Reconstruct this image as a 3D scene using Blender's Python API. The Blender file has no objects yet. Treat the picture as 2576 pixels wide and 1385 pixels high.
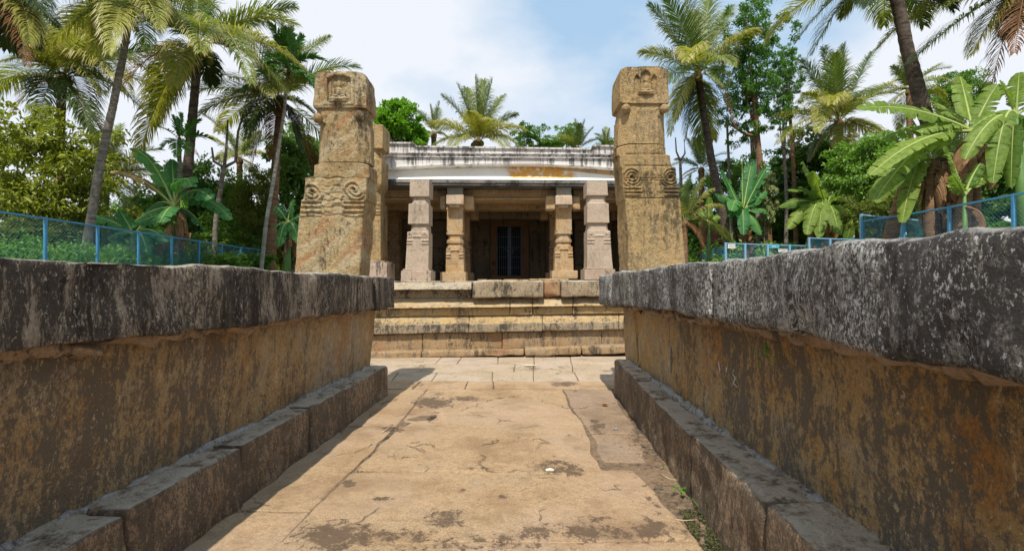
import bpy, math, random
import numpy as np
from mathutils import Vector
R = math.radians
sc = bpy.context.scene
col = sc.collection
# ---------------------------------------------------------------- camera, sky, sun, exposure
F, CX, HZ, EYE = 1287.0, 1287.5, 710.0, 1.2      # focal length and horizon row in 2575 px units of the photograph
cam = bpy.data.objects.new('camera', bpy.data.cameras.new('camera')); col.objects.link(cam)
cam.data.sensor_width = 36; cam.data.lens = 36 * F / 2575
cam.data.clip_start = .05; cam.data.clip_end = 2000
cam.location = (0, 0, EYE); cam.rotation_euler = (R(90) + math.atan(17.5 / F), 0, 0)
sc.camera = cam
SUN = Vector((-.11, -.60, 1.0)).normalized()     # towards the sun
elev = math.asin(SUN.z)
w = bpy.data.worlds.new('World'); sc.world = w; w.use_nodes = True
nt = w.node_tree; N = nt.nodes; Lk = nt.links; N.clear()
sky = N.new('ShaderNodeTexSky'); sky.sky_type = 'NISHITA'; sky.sun_disc = False
sky.sun_elevation = elev; sky.sun_rotation = math.atan2(SUN.x, SUN.y)
sky.air_density = 1.0; sky.dust_density = 1.6; sky.ozone_density = 1.2; sky.altitude = 800
tc = N.new('ShaderNodeTexCoord'); mp = N.new('ShaderNodeMapping'); mp.inputs['Scale'].default_value = (1.0, 1.0, 1.9)
mp.inputs['Location'].default_value = (3.1, .4, .8)
nz = N.new('ShaderNodeTexNoise'); nz.inputs['Scale'].default_value = 1.9; nz.inputs['Detail'].default_value = 9; nz.inputs['Roughness'].default_value = .52
rp = N.new('ShaderNodeValToRGB'); rp.color_ramp.elements[0].position = .47; rp.color_ramp.elements[1].position = .66
# clouds thin out towards the upper middle: weight by direction x
sx = N.new('ShaderNodeSeparateXYZ')
def wmath(op, a, b, cl=False):
    m = N.new('ShaderNodeMath'); m.operation = op; m.use_clamp = cl
    for i, v in enumerate((a, b)):
        if v is None: continue
        if isinstance(v, (int, float)): m.inputs[i].default_value = v
        else: Lk.new(v, m.inputs[i])
    return m.outputs[0]
Lk.new(tc.outputs['Generated'], mp.inputs['Vector']); Lk.new(mp.outputs[0], nz.inputs['Vector']); Lk.new(tc.outputs['Generated'], sx.inputs[0])
side = wmath('MULTIPLY', wmath('ABSOLUTE', wmath('SUBTRACT', sx.outputs['X'], .08), None), .42)
low = wmath('MULTIPLY', wmath('SUBTRACT', .35, sx.outputs['Z']), .16)
cl = wmath('ADD', wmath('ADD', nz.outputs[0], side), low)
Lk.new(wmath('SUBTRACT', cl, .07), rp.inputs[0])
mx = N.new('ShaderNodeMix'); mx.data_type = 'RGBA'
Lk.new(wmath('MULTIPLY', rp.outputs[0], .92), mx.inputs['Factor'])
hsv = N.new('ShaderNodeMix'); hsv.data_type = 'RGBA'; hsv.blend_type = 'MIX'; hsv.inputs['Factor'].default_value = .82
Lk.new(sky.outputs[0], hsv.inputs['A']); hsv.inputs['B'].default_value = (3.5, 5.1, 6.8, 1)
Lk.new(hsv.outputs['Result'], mx.inputs['A']); mx.inputs['B'].default_value = (6.7, 6.9, 7.3, 1)
bg = N.new('ShaderNodeBackground'); bg.inputs[1].default_value = .12
wo = N.new('ShaderNodeOutputWorld'); Lk.new(mx.outputs['Result'], bg.inputs[0]); Lk.new(bg.outputs[0], wo.inputs[0])
sl = bpy.data.lights.new('sun', 'SUN'); sl.energy = 4.5; sl.angle = R(.55); sl.color = (1, .93, .82)
so = bpy.data.objects.new('sun', sl); col.objects.link(so); so.rotation_euler = SUN.to_track_quat('Z', 'Y').to_euler(); so.location = (0, -10, 20)
sc.view_settings.view_transform = 'Standard'; sc.view_settings.look = 'None'; sc.view_settings.gamma = 1
sc.view_settings.exposure = 0.2; sc.view_settings.use_curve_mapping = False
sc.cycles.max_bounces = 8; sc.cycles.diffuse_bounces = 4; sc.cycles.transparent_max_bounces = 4
# ---------------------------------------------------------------- helpers
def U(px, py, Y): return np.array(((px - CX) / F * Y, Y, EYE + (HZ - py) / F * Y))
def X_(px, Y): return (px - CX) / F * Y
def Z_(py, Y): return EYE + (HZ - py) / F * Y
def flo(px, py, z=0.): Y = (EYE - z) * F / (py - HZ); return np.array((X_(px, Y), Y, z))
def tag(o, label=None, cat=None, group=None, kind=None):
    if label: o['label'] = label
    if cat: o['category'] = cat
    if group: o['group'] = group
    if kind: o['kind'] = kind
    return o
def empty(name, loc=(0, 0, 0), label=None, cat=None, group=None, rz=0):
    o = bpy.data.objects.new(name, None); o.empty_display_size = .1; col.objects.link(o)
    o.location = tuple(float(c) for c in loc); o.rotation_euler = (0, 0, rz)
    return tag(o, label, cat, group)
def mesh(name, V, Fc, mat, smooth=True):
    V = np.asarray(V, dtype=np.float64).reshape(-1, 3)
    me = bpy.data.meshes.new(name)
    if isinstance(Fc, np.ndarray):
        k = Fc.shape[1]
        me.vertices.add(len(V)); me.vertices.foreach_set('co', V.ravel())
        me.loops.add(Fc.size); me.loops.foreach_set('vertex_index', Fc.ravel().astype(np.int32))
        me.polygons.add(len(Fc)); me.polygons.foreach_set('loop_start', np.arange(0, Fc.size, k, dtype=np.int32))
        me.update(calc_edges=True); me.validate()
    else:
        me.from_pydata([tuple(v) for v in V], [], [tuple(int(i) for i in f) for f in Fc]); me.update()
    if smooth is True: me.polygons.foreach_set('use_smooth', np.ones(len(me.polygons), dtype=bool))
    for m in (mat if isinstance(mat, (list, tuple)) else [mat]): me.materials.append(m)
    if smooth == 'auto': me.polygons.foreach_set('use_smooth', np.ones(len(me.polygons), dtype=bool)); me.set_sharp_from_angle(angle=R(38))
    return me
def link(name, me, parent=None, loc=None, rot=None, scale=None):
    o = bpy.data.objects.new(name, me); col.objects.link(o)
    if loc is not None: o.location = tuple(float(c) for c in loc)
    if rot is not None: o.rotation_euler = rot
    if scale is not None: o.scale = (scale,) * 3 if isinstance(scale, (int, float)) else scale
    if parent: o.parent = parent
    return o
def make(name, V, Fc, mat, parent=None, smooth=True, loc=None):
    """mesh given in world coordinates, stored relative to its parent thing (or loc)"""
    V = np.asarray(V, dtype=np.float64).reshape(-1, 3)
    org = world_loc(parent) if parent else np.zeros(3)
    l = np.asarray(loc if loc is not None else V.mean(0), dtype=float)
    o = link(name, mesh(name, V - l, Fc, mat, smooth), parent, l - org)
    return o
def world_loc(o):
    l = np.zeros(3)
    while o is not None: l = l + np.array(o.location); o = o.parent
    return l
# numpy noise
def _h(ix, iy, iz, s):
    n = (ix.astype(np.int64) * 374761393 + iy.astype(np.int64) * 668265263 + iz.astype(np.int64) * 2147483647 + s * 1274126177) & 0xffffffff
    n = ((n ^ (n >> 13)) * 1274126177) & 0xffffffff
    n = ((n ^ (n >> 16)) * 2246822519) & 0xffffffff
    return ((n ^ (n >> 15)) & 0xffffff) / float(0xffffff)
def vnoise(P, s=0):
    P = np.asarray(P, float); i = np.floor(P).astype(np.int64); f = P - i; f = f * f * (3 - 2 * f); r = 0
    for dx in (0, 1):
        for dy in (0, 1):
            for dz in (0, 1):
                wgt = (f[:, 0] if dx else 1 - f[:, 0]) * (f[:, 1] if dy else 1 - f[:, 1]) * (f[:, 2] if dz else 1 - f[:, 2])
                r = r + wgt * _h(i[:, 0] + dx, i[:, 1] + dy, i[:, 2] + dz, s)
    return r * 2 - 1
def fbm(P, s=0, oct=4, gain=.5):
    P = np.asarray(P, float); a = 1.; r = 0; t = 0
    for k in range(oct): r = r + a * vnoise(P * 2 ** k + 17.3 * k, s + k); t += a; a *= gain
    return r / t
# ---------------------------------------------------------------- materials
class M:
    def __init__(s, name):
        s.m = bpy.data.materials.new(name); s.m.use_nodes = True; s.t = s.m.node_tree; s.n = s.t.nodes; s.n.clear()
        s.out = s.n.new('ShaderNodeOutputMaterial')
        s.geo = s.n.new('ShaderNodeNewGeometry'); s.pos = s.geo.outputs['Position']
    def L(s, a, b): s.t.links.new(a, b)
    def setin(s, sock, v):
        if isinstance(v, bpy.types.NodeSocket): s.L(v, sock)
        elif isinstance(v, (tuple, list)) and len(v) == 3 and sock.type == 'RGBA': sock.default_value = (*v, 1)
        else: sock.default_value = v
    def math(s, op, a, b=0., clamp=False):
        m = s.n.new('ShaderNodeMath'); m.operation = op; m.use_clamp = clamp; s.setin(m.inputs[0], a); s.setin(m.inputs[1], b); return m.outputs[0]
    def map(s, scale=(1, 1, 1), rot=(0, 0, 0), loc=(0, 0, 0), vec=None):
        m = s.n.new('ShaderNodeMapping'); m.inputs['Scale'].default_value = scale; m.inputs['Rotation'].default_value = rot; m.inputs['Location'].default_value = loc
        s.L(vec or s.pos, m.inputs['Vector']); return m.outputs[0]
    def noise(s, scale, detail=6, rough=.6, vec=None, dist=0.):
        m = s.n.new('ShaderNodeTexNoise'); m.inputs['Scale'].default_value = scale; m.inputs['Detail'].default_value = detail
        m.inputs['Roughness'].default_value = rough; m.inputs['Distortion'].default_value = dist; s.L(vec or s.pos, m.inputs['Vector']); return m.outputs[0]
    def vor(s, scale, vec=None, feat='F1'):
        m = s.n.new('ShaderNodeTexVoronoi'); m.feature = feat; m.inputs['Scale'].default_value = scale; s.L(vec or s.pos, m.inputs['Vector']); return m.outputs['Distance']
    def step(s, v, a, b):                                         # smooth ramp a..b -> 0..1
        m = s.n.new('ShaderNodeMapRange'); m.interpolation_type = 'SMOOTHSTEP'; s.setin(m.inputs[0], v); m.inputs[1].default_value = a; m.inputs[2].default_value = b
        m.inputs[3].default_value = 0; m.inputs[4].default_value = 1; return m.outputs[0]
    def mix(s, f, a, b, mode='MIX'):
        m = s.n.new('ShaderNodeMix'); m.data_type = 'RGBA'; m.blend_type = mode; s.setin(m.inputs['Factor'], f); s.setin(m.inputs['A'], a); s.setin(m.inputs['B'], b); return m.outputs['Result']
    def ramp(s, v, stops):
        m = s.n.new('ShaderNodeValToRGB'); e = m.color_ramp.elements
        while len(e) < len(stops): e.new(.5)
        for k, (p, c) in enumerate(stops): e[k].position = p; e[k].color = (*c, 1)
        s.setin(m.inputs[0], v); return m.outputs[0]
    def bump(s, h, strength=.5, dist=.01, nrm=None):
        m = s.n.new('ShaderNodeBump'); m.inputs['Strength'].default_value = strength; m.inputs['Distance'].default_value = dist; s.setin(m.inputs['Height'], h)
        if nrm: s.L(nrm, m.inputs['Normal'])
        return m.outputs[0]
    def pbr(s, colr, rough=.85, nrm=None, metal=0., spec=.3):
        p = s.n.new('ShaderNodeBsdfPrincipled'); s.setin(p.inputs['Base Color'], colr); s.setin(p.inputs['Roughness'], rough); p.inputs['Metallic'].default_value = metal
        p.inputs['Specular IOR Level'].default_value = spec
        if nrm: s.L(nrm, p.inputs['Normal'])
        s.L(p.outputs[0], s.out.inputs[0]); return p
    def rnd(s):
        m = s.n.new('ShaderNodeObjectInfo'); return m.outputs['Random']
    def upness(s):
        m = s.n.new('ShaderNodeSeparateXYZ'); s.L(s.geo.outputs['Normal'], m.inputs[0]); return m.outputs['Z']
    def attr(s, name):
        m = s.n.new('ShaderNodeAttribute'); m.attribute_name = name; return m.outputs['Fac']
def stone_mat(name, a, b, c, dark=(.022, .018, .015), lich=.5, streak=.5, pale=(.42, .38, .32), specks=.0, speck_scale=55, top=None, bumpd=.012, scale=1.0, bumps=.6, red=None, dscale=2.2, gran=.35, mottle=0., msc=11, mz=.5, strata=None, crisp=0, ygrad=0.):
    """weathered stone: colours a,b,c in broad clouds, black lichen with vertical streaks, pale specks, fine grain and relief"""
    m = M(name)
    n1 = m.noise(1.7 * scale, 8, .62)
    base = m.ramp(m.step(n1, .3, .7), [(0, a), (.5, b), (1, c)])
    n2 = m.noise(9 * scale, 8, .7); base = m.mix(m.step(n2, .4, .7), base, b)
    if red: base = m.mix(m.math('MULTIPLY', m.step(m.noise(1.3, 5, .6, m.map((1, 1, 1), loc=(4, 2, 7))), .56, .68), .7), base, red)
    g = m.noise(90, 4, .7); grain = m.ramp(g, [(.3, (1 - gran,) * 3), (.55, (1.0,) * 3), (.75, (1 + gran,) * 3)])
    base = m.mix(1.0, base, grain, 'MULTIPLY')
    if strata:
        rv = m.map(rot=(0, R(40), 0)); sn = m.noise(1.5, 6, .6, m.map((1.2, 1, 7), vec=rv), .5)
        base = m.mix(m.math('MULTIPLY', m.step(sn, .45, .6), .6), base, strata[0]); base = m.mix(m.math('MULTIPLY', m.step(m.noise(1.3, 5, .6, m.map((1.2, 1, 6), loc=(5, 1, 9), vec=rv), .5), .52, .64), .6), base, strata[1])
    if mottle > 0:
        zone = m.math('MULTIPLY', m.math('SUBTRACT', m.noise(2.3, 6, .62, m.map((1, 1, .5), loc=(8, 8, 1))), .5), .5)
        runs = m.math('MULTIPLY', m.math('SUBTRACT', m.noise(24, 5, .7, m.map((1, 1, .07), loc=(2, 1, 1))), .5), .45)
        if crisp:
            f1 = m.noise(msc, 10, .82, m.map((1, 1, mz), loc=(1, 4, 2))); f2 = m.noise(msc * 4.5, 6, .8, m.map((1, 1, mz), loc=(4, 4, 2)))
            mo_ = m.math('ADD', m.math('ADD', m.math('ADD', m.math('MULTIPLY', f1, .62), m.math('MULTIPLY', f2, .38)), m.math('MULTIPLY', zone, .55)), m.math('MULTIPLY', runs, .4))
            if ygrad:
                sy = m.n.new('ShaderNodeSeparateXYZ'); m.L(m.pos, sy.inputs[0]); mo_ = m.math('SUBTRACT', mo_, m.math('MULTIPLY', m.step(sy.outputs['Y'], 2.2, 5.0), ygrad))
            c0 = .53 - .06 * mottle; base = m.mix(m.math('MULTIPLY', m.step(mo_, c0 - .035, c0 + .03), .88), base, tuple(v * 1.25 + .006 for v in dark))
            hi_ = m.step(m.math('ADD', m.math('SUBTRACT', 1, mo_), m.math('MULTIPLY', m.math('SUBTRACT', m.noise(msc * 2.2, 6, .8, m.map((1, 1, mz))), .5), .3)), .56 + .02, .66)
            base = m.mix(m.math('MULTIPLY', hi_, .6), base, pale)
        else:
            mo_ = m.math('ADD', m.math('ADD', m.noise(msc, 9, .8, m.map((1, 1, mz), loc=(1, 4, 2))), zone), runs)
            base = m.mix(m.math('MULTIPLY', m.step(mo_, .54 - .14 * mottle, .68 - .1 * mottle), .8), base, tuple(v * 1.5 + .012 for v in dark))
            base = m.mix(m.math('MULTIPLY', m.step(m.noise(msc * 1.7, 8, .8, m.map((1, 1, mz), loc=(6, 2, 2))), .5, .72), .5), base, pale)
    st = m.noise(6.5, 7, .68, m.map((1, 1, .16)))
    cl = m.noise(dscale, 9, .72)
    comb = m.math('ADD', m.math('MULTIPLY', st, streak), m.math('MULTIPLY', cl, 1 - streak))
    fine = m.noise(38, 6, .75, m.map((1, 1, .45)))
    comb = m.math('ADD', comb, m.math('MULTIPLY', m.math('SUBTRACT', fine, .5), .42))
    th = .62 - .26 * lich
    dk = m.step(comb, th, th + .09)
    base = m.mix(m.math('MULTIPLY', dk, .9), base, dark)
    h = m.math('ADD', m.math('ADD', m.math('MULTIPLY', m.noise(26, 8, .7), .7), m.math('MULTIPLY', g, .35)), m.math('MULTIPLY', m.noise(7, 5, .6), .9))
    if specks > 0:
        sp = m.noise(speck_scale, 5, .8, m.map((1, 1, .6), loc=(9, 3, 1)))
        area = m.math('MULTIPLY', m.math('SUBTRACT', m.noise(3.1, 5, .6, m.map((1, 1, .22), loc=(2, 8, 5))), .5), .42)
        t = .67 - .2 * specks
        spm = m.step(m.math('ADD', sp, area), t, t + .05)
        base = m.mix(m.math('MULTIPLY', spm, .85), base, pale)
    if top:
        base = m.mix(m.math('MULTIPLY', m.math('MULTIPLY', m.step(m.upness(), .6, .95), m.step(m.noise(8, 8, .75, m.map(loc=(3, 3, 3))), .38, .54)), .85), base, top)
    nr = m.bump(h, bumps, bumpd)
    m.pbr(base, .9, nr, spec=.18); return m.m
def simple_mat(name, c, rough=.6, var=.15, nscale=12, bumpd=0, metal=0, spec=.3):
    m = M(name); n = m.noise(nscale, 5, .6)
    cc = m.mix(1.0, c, m.ramp(n, [(.3, (1 - var,) * 3), (.7, (1 + var,) * 3)]), 'MULTIPLY')
    m.pbr(cc, rough, m.bump(n, .5, bumpd) if bumpd else None, metal, spec); return m.m
def leaf_mat(name, a, b, trans=.35, rough=.45, nscale=.9, tipc=None, spec=.35):
    m = M(name); r = m.rnd(); n = m.noise(nscale, 4, .6)
    f = m.math('ADD', m.math('MULTIPLY', r, .55), m.math('MULTIPLY', n, .55))
    c = m.mix(m.step(f, .2, .85), a, b)
    g = m.noise(14, 3, .6); c = m.mix(1.0, c, m.ramp(g, [(.3, (.7,) * 3), (.7, (1.3,) * 3)]), 'MULTIPLY')
    if tipc: c = m.mix(m.math('MULTIPLY', m.step(m.attr('tip'), .55, 1.0), .8), c, tipc)
    p = m.pbr(c, rough, spec=spec)
    tr = m.n.new('ShaderNodeBsdfTranslucent'); m.setin(tr.inputs[0], m.mix(1.0, c, (1.5, 1.6, .7), 'MULTIPLY'))
    ms = m.n.new('ShaderNodeMixShader'); ms.inputs[0].default_value = trans
    m.L(p.outputs[0], ms.inputs[1]); m.L(tr.outputs[0], ms.inputs[2]); m.L(ms.outputs[0], m.out.inputs[0]); return m.m
MT = {}
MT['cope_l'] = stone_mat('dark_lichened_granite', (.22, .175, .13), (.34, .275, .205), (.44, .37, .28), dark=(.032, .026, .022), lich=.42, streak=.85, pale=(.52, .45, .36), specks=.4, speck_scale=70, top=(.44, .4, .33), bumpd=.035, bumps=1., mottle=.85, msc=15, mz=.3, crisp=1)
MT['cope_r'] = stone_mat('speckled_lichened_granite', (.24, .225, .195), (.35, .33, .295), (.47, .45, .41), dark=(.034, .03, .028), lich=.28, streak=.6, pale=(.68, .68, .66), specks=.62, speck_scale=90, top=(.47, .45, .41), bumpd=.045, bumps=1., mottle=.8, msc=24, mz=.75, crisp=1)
MT['slab'] = stone_mat('ochre_granite_slab', (.46, .25, .09), (.52, .37, .2), (.4, .35, .28), dark=(.135, .11, .082), lich=.12, streak=.5, pale=(.7, .55, .36), specks=.3, speck_scale=50, bumpd=.05, bumps=1., red=(.46, .2, .07), dscale=3, mottle=.58, msc=14, mz=.5, crisp=1, ygrad=.06, scale=1.3)
MT['slab_r'] = stone_mat('ochre_granite_slab_rough', (.56, .3, .09), (.64, .44, .21), (.44, .4, .33), dark=(.14, .125, .1), lich=.1, streak=.35, pale=(.76, .6, .36), specks=.35, speck_scale=44, bumpd=.07, bumps=1.0, dscale=3.2, mottle=.6, msc=11, mz=.62, crisp=1, ygrad=.07, scale=1.3, red=(.52, .24, .07))
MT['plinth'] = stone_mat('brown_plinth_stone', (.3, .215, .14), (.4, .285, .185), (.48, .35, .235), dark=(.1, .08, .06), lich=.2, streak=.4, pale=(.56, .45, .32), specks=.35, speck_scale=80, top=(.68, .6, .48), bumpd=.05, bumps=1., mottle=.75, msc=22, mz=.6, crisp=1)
MT['mortar'] = stone_mat('grey_mortar', (.33, .32, .3), (.48, .48, .46), (.36, .31, .25), dark=(.1, .085, .07), lich=.35, streak=.2, bumpd=.03, bumps=1., mottle=.3, msc=20, scale=4)
MT['mortar_b'] = stone_mat('brown_mortar', (.3, .22, .15), (.37, .28, .2), (.28, .2, .135), lich=.2, streak=.2, bumpd=.015, mottle=.3)
MT['pil'] = stone_mat('golden_carved_sandstone', (.29, .195, .09), (.42, .295, .14), (.4, .315, .185), dark=(.09, .066, .038), lich=.4, streak=.55, pale=(.5, .43, .3), specks=.3, bumpd=.035, bumps=.9, mottle=.3, msc=24, mz=.7, strata=((.5, .42, .27), (.38, .17, .065)))
MT['pil_r'] = stone_mat('golden_carved_sandstone_even', (.32, .215, .095), (.45, .305, .14), (.41, .3, .165), dark=(.1, .078, .042), lich=.38, streak=.5, pale=(.52, .42, .27), specks=.25, bumpd=.035, bumps=.9, mottle=.5, msc=26, mz=.6)
MT['tp_pink'] = stone_mat('pinkish_granite', (.37, .285, .21), (.46, .365, .28), (.43, .33, .24), dark=(.17, .135, .1), lich=.2, streak=.7, specks=.2, pale=(.5, .43, .33), bumpd=.02, bumps=.6, gran=.3, mottle=.3, msc=22)
MT['tp_orange'] = stone_mat('orange_granite', (.42, .25, .1), (.5, .34, .18), (.42, .33, .22), dark=(.17, .12, .08), lich=.16, streak=.7, specks=.2, pale=(.55, .47, .38), bumpd=.02, bumps=.6, gran=.3, scale=1.8, mottle=.3, msc=22)
MT['tp_base'] = stone_mat('stained_pillar_base', (.34, .25, .18), (.44, .34, .26), (.3, .25, .2), dark=(.07, .058, .05), lich=.42, streak=.7, specks=.1, bumpd=.012)
MT['tp_cap'] = stone_mat('whitewashed_capital', (.44, .33, .23), (.55, .43, .32), (.46, .27, .14), dark=(.25, .16, .09), lich=.2, streak=.5, bumpd=.012, scale=3, gran=.25, mottle=.2, msc=20)
MT['tp_neck'] = stone_mat('grey_green_neck', (.3, .3, .26), (.36, .37, .33), (.3, .25, .18), lich=.2, streak=.5, bumpd=.01, scale=2)
MT['beam'] = stone_mat('brown_beam_stone', (.37, .235, .12), (.48, .32, .17), (.4, .28, .16), dark=(.12, .085, .05), lich=.25, streak=.4, specks=.2, pale=(.5, .36, .2), bumpd=.015, mottle=.3, msc=20)
MT['inner'] = stone_mat('dark_brown_inner_stone', (.14, .1, .064), (.2, .145, .09), (.26, .175, .1), dark=(.035, .028, .022), lich=.4, streak=.6, specks=.12, pale=(.3, .24, .17), bumpd=.012)  # dark brown stone tone for inner walls, inner beams, rear floor and core
MT['jamb'] = stone_mat('red_brown_door_frame', (.2, .105, .05), (.26, .14, .07), (.2, .12, .07), dark=(.06, .04, .03), lich=.25, streak=.4, bumpd=.01)
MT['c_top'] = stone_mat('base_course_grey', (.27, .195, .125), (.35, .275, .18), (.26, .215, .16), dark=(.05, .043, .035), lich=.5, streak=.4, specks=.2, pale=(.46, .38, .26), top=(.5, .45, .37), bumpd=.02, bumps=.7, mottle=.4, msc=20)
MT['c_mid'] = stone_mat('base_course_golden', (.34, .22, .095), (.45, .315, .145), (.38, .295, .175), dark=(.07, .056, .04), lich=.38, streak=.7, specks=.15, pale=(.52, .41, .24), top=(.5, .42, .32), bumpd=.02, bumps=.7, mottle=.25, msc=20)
MT['c_low'] = stone_mat('base_course_tan', (.29, .185, .1), (.38, .26, .14), (.3, .225, .15), dark=(.075, .06, .045), lich=.36, streak=.6, specks=.15, pale=(.46, .37, .22), bumpd=.02, bumps=.7, red=(.33, .15, .09), mottle=.35, msc=20)
# floor: worn slabs with local dirt, held in the attribute "dirt"
def floor_mat(name, a, b, c, dk=(.085, .058, .038), n=.5):
    m = M(name); n1 = m.noise(1.5, 8, .65)
    base = m.ramp(m.step(n1, .3, .7), [(0, a), (.5, b), (1, c)])
    g = m.noise(120, 3, .7); base = m.mix(1.0, base, m.ramp(g, [(.3, (.6,) * 3), (.7, (1.32,) * 3)]), 'MULTIPLY')
    mid = m.noise(22, 7, .72); base = m.mix(m.math('MULTIPLY', m.step(mid, .48, .64), .6), base, tuple(v * .8 for v in a)); base = m.mix(m.math('MULTIPLY', m.step(m.noise(45, 6, .75, m.map(loc=(1, 7, 2))), .56, .66), .55), base, tuple(v * 1.9 for v in dk))
    base = m.mix(m.math('MULTIPLY', m.step(m.noise(.9, 5, .6, m.map(loc=(2, 5, 0))), .42, .62), .55), base, tuple(v * k for v, k in zip(b, (1.04, 1.07, 1.3)))); big = m.noise(2.4, 6, .6, m.map(loc=(4, 1, 0))); base = m.mix(m.math('MULTIPLY', m.step(big, .5, .66), .5), base, tuple(v * .72 for v in a)); base = m.mix(m.math('MULTIPLY', m.step(m.noise(3.3, 6, .65, m.map(loc=(9, 3, 0))), .55, .7), .4), base, tuple(min(.62, v * 1.2) for v in b))
    d = m.math('ADD', m.math('MULTIPLY', m.attr('dirt'), .78), m.math('MULTIPLY', m.math('SUBTRACT', m.noise(15, 11, .8, m.map((1, .8, 1))), .5), 2.3))
    base = m.mix(m.math('MULTIPLY', m.step(d, .36, .52), .85), base, dk)
    base = m.mix(m.math('MULTIPLY', m.step(m.math('ADD', m.attr('dirt'), m.math('MULTIPLY', m.math('SUBTRACT', m.noise(5, 8, .7), .5), 1.2)), .3, .8), .35), base, tuple(v * 2 for v in dk))
    wv = m.n.new('ShaderNodeVectorMath'); wv.operation = 'ADD'; nn_ = m.n.new('ShaderNodeTexNoise'); nn_.inputs['Scale'].default_value = 2.2; nn_.inputs['Detail'].default_value = 6; m.L(m.pos, nn_.inputs['Vector'])
    sc_ = m.n.new('ShaderNodeVectorMath'); sc_.operation = 'SCALE'; sc_.inputs['Scale'].default_value = .9; m.L(nn_.outputs['Color'], sc_.inputs[0]); m.L(m.pos, wv.inputs[0]); m.L(sc_.outputs[0], wv.inputs[1])
    cr = m.vor(1.15, wv.outputs[0], 'DISTANCE_TO_EDGE'); crk = m.math('MULTIPLY', m.math('SUBTRACT', 1, m.step(cr, .004, .02)), m.step(m.noise(2.6, 5, .6, m.map(loc=(6, 6, 0))), .5, .6))
    base = m.mix(m.math('MULTIPLY', crk, .45), base, dk)
    h = m.math('ADD', m.math('MULTIPLY', m.noise(18, 9, .72), .8), m.math('MULTIPLY', g, .25)); h = m.math('SUBTRACT', h, m.math('MULTIPLY', crk, .8))
    h = m.math('ADD', h, m.math('MULTIPLY', m.noise(5, 5, .6), 1.2)); m.pbr(base, .88, m.bump(h, .9, .02), spec=.2); return m.m
MT['fl_tan'] = floor_mat('worn_tan_rock', (.33, .215, .12), (.44, .305, .175), (.41, .295, .185))
MT['fl_brown'] = floor_mat('worn_brown_rock', (.25, .175, .115), (.35, .25, .16), (.31, .24, .175))
MT['fl_grey'] = floor_mat('worn_grey_rock', (.2, .16, .12), (.28, .225, .165), (.25, .215, .175))
MT['fl_pale'] = floor_mat('pale_paving_stone', (.37, .28, .185), (.46, .36, .245), (.43, .345, .25))
def soil():
    m = M('soil'); n1 = m.noise(.5, 8, .65); c = m.ramp(n1, [(.35, (.11, .075, .045)), (.5, (.1, .085, .04)), (.62, (.05, .075, .02))])
    c = m.mix(1.0, c, m.ramp(m.noise(60, 5, .75), [(.3, (.6,) * 3), (.7, (1.35,) * 3)]), 'MULTIPLY')
    m.pbr(c, .95, m.bump(m.noise(35, 8, .75), .8, .02), spec=.1); return m.m
MT['soil'] = soil()
MT['sand'] = stone_mat('sandy_joint_soil', (.16, .105, .065), (.24, .165, .1), (.12, .085, .05), lich=.3, streak=0, bumpd=.02, mottle=.6, msc=20)
# whitewashed parapet with black drips
def parapet_mat():
    m = M('whitewashed_parapet'); base = m.ramp(m.noise(2.2, 6, .6), [(.3, (.45, .41, .38)), (.6, (.66, .63, .6))])
    drip = m.noise(17, 6, .7, m.map((1, 1, .06))); patch = m.noise(1.6, 6, .65, m.map((1, 1, .7), loc=(3, 1, 2)))
    sx = m.n.new('ShaderNodeSeparateXYZ'); m.L(m.pos, sx.inputs[0]); z = sx.outputs['Z']
    hi = m.step(z, 3.36, 3.62)
    d = m.math('ADD', m.math('MULTIPLY', drip, .62), m.math('MULTIPLY', patch, .45))
    d = m.math('ADD', d, m.math('MULTIPLY', hi, .05))
    base = m.mix(m.math('MULTIPLY', m.math('SUBTRACT', 1, hi), .55), base, (.74, .73, .72))
    base = m.mix(m.math('MULTIPLY', m.step(d, .545, .66), .85), base, (.055, .05, .046))
    base = m.mix(m.math('MULTIPLY', m.step(m.noise(30, 6, .75), .52, .66), .3), base, (.22, .19, .17))
    m.pbr(base, .85, m.bump(m.noise(24, 7, .7), .4, .008), spec=.2); return m.m
MT['parapet'] = parapet_mat()
def cove_mat():
    m = M('whitewashed_cove'); base = m.ramp(m.noise(1.2, 5, .6), [(.3, (.72, .68, .6)), (.6, (.78, .76, .71))])
    sx = m.n.new('ShaderNodeSeparateXYZ'); m.L(m.pos, sx.inputs[0]); x = sx.outputs['X']; z = sx.outputs['Z']
    a = m.math('MULTIPLY', m.step(x, -.16, .02), m.math('SUBTRACT', 1, m.step(x, 1.12, 1.3)))
    b = m.math('MULTIPLY', m.step(z, 3.17, 3.24), m.math('SUBTRACT', 1, m.step(z, 3.44, 3.52)))
    n = m.step(m.noise(9, 7, .7), .34, .52)
    s = m.math('MULTIPLY', m.math('MULTIPLY', a, b), n)
    base = m.mix(m.math('MULTIPLY', s, .95), base, (.62, .3, .03))
    n2 = m.math('MULTIPLY', m.step(m.noise(2.6, 7, .65, m.map(loc=(7, 1, 3))), .55, .72), .5)
    base = m.mix(n2, base, (.5, .42, .27)); m.pbr(base, .8, m.bump(m.noise(20, 6, .7), .3, .006), spec=.2); return m.m
MT['cove'] = cove_mat()
MT['eave'] = stone_mat('grey_eave_slab', (.085, .078, .072), (.135, .125, .115), (.2, .185, .165), dark=(.03, .028, .026), lich=.45, streak=.3, specks=.25, pale=(.36, .32, .26), bumpd=.015, mottle=.3, msc=20)
MT['blue'] = simple_mat('blue_fence_paint', (.075, .28, .47), .45, .12, 9)
MT['blue_wire'] = simple_mat('blue_fence_wire', (.08, .3, .46), .5, .1, 9)
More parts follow.
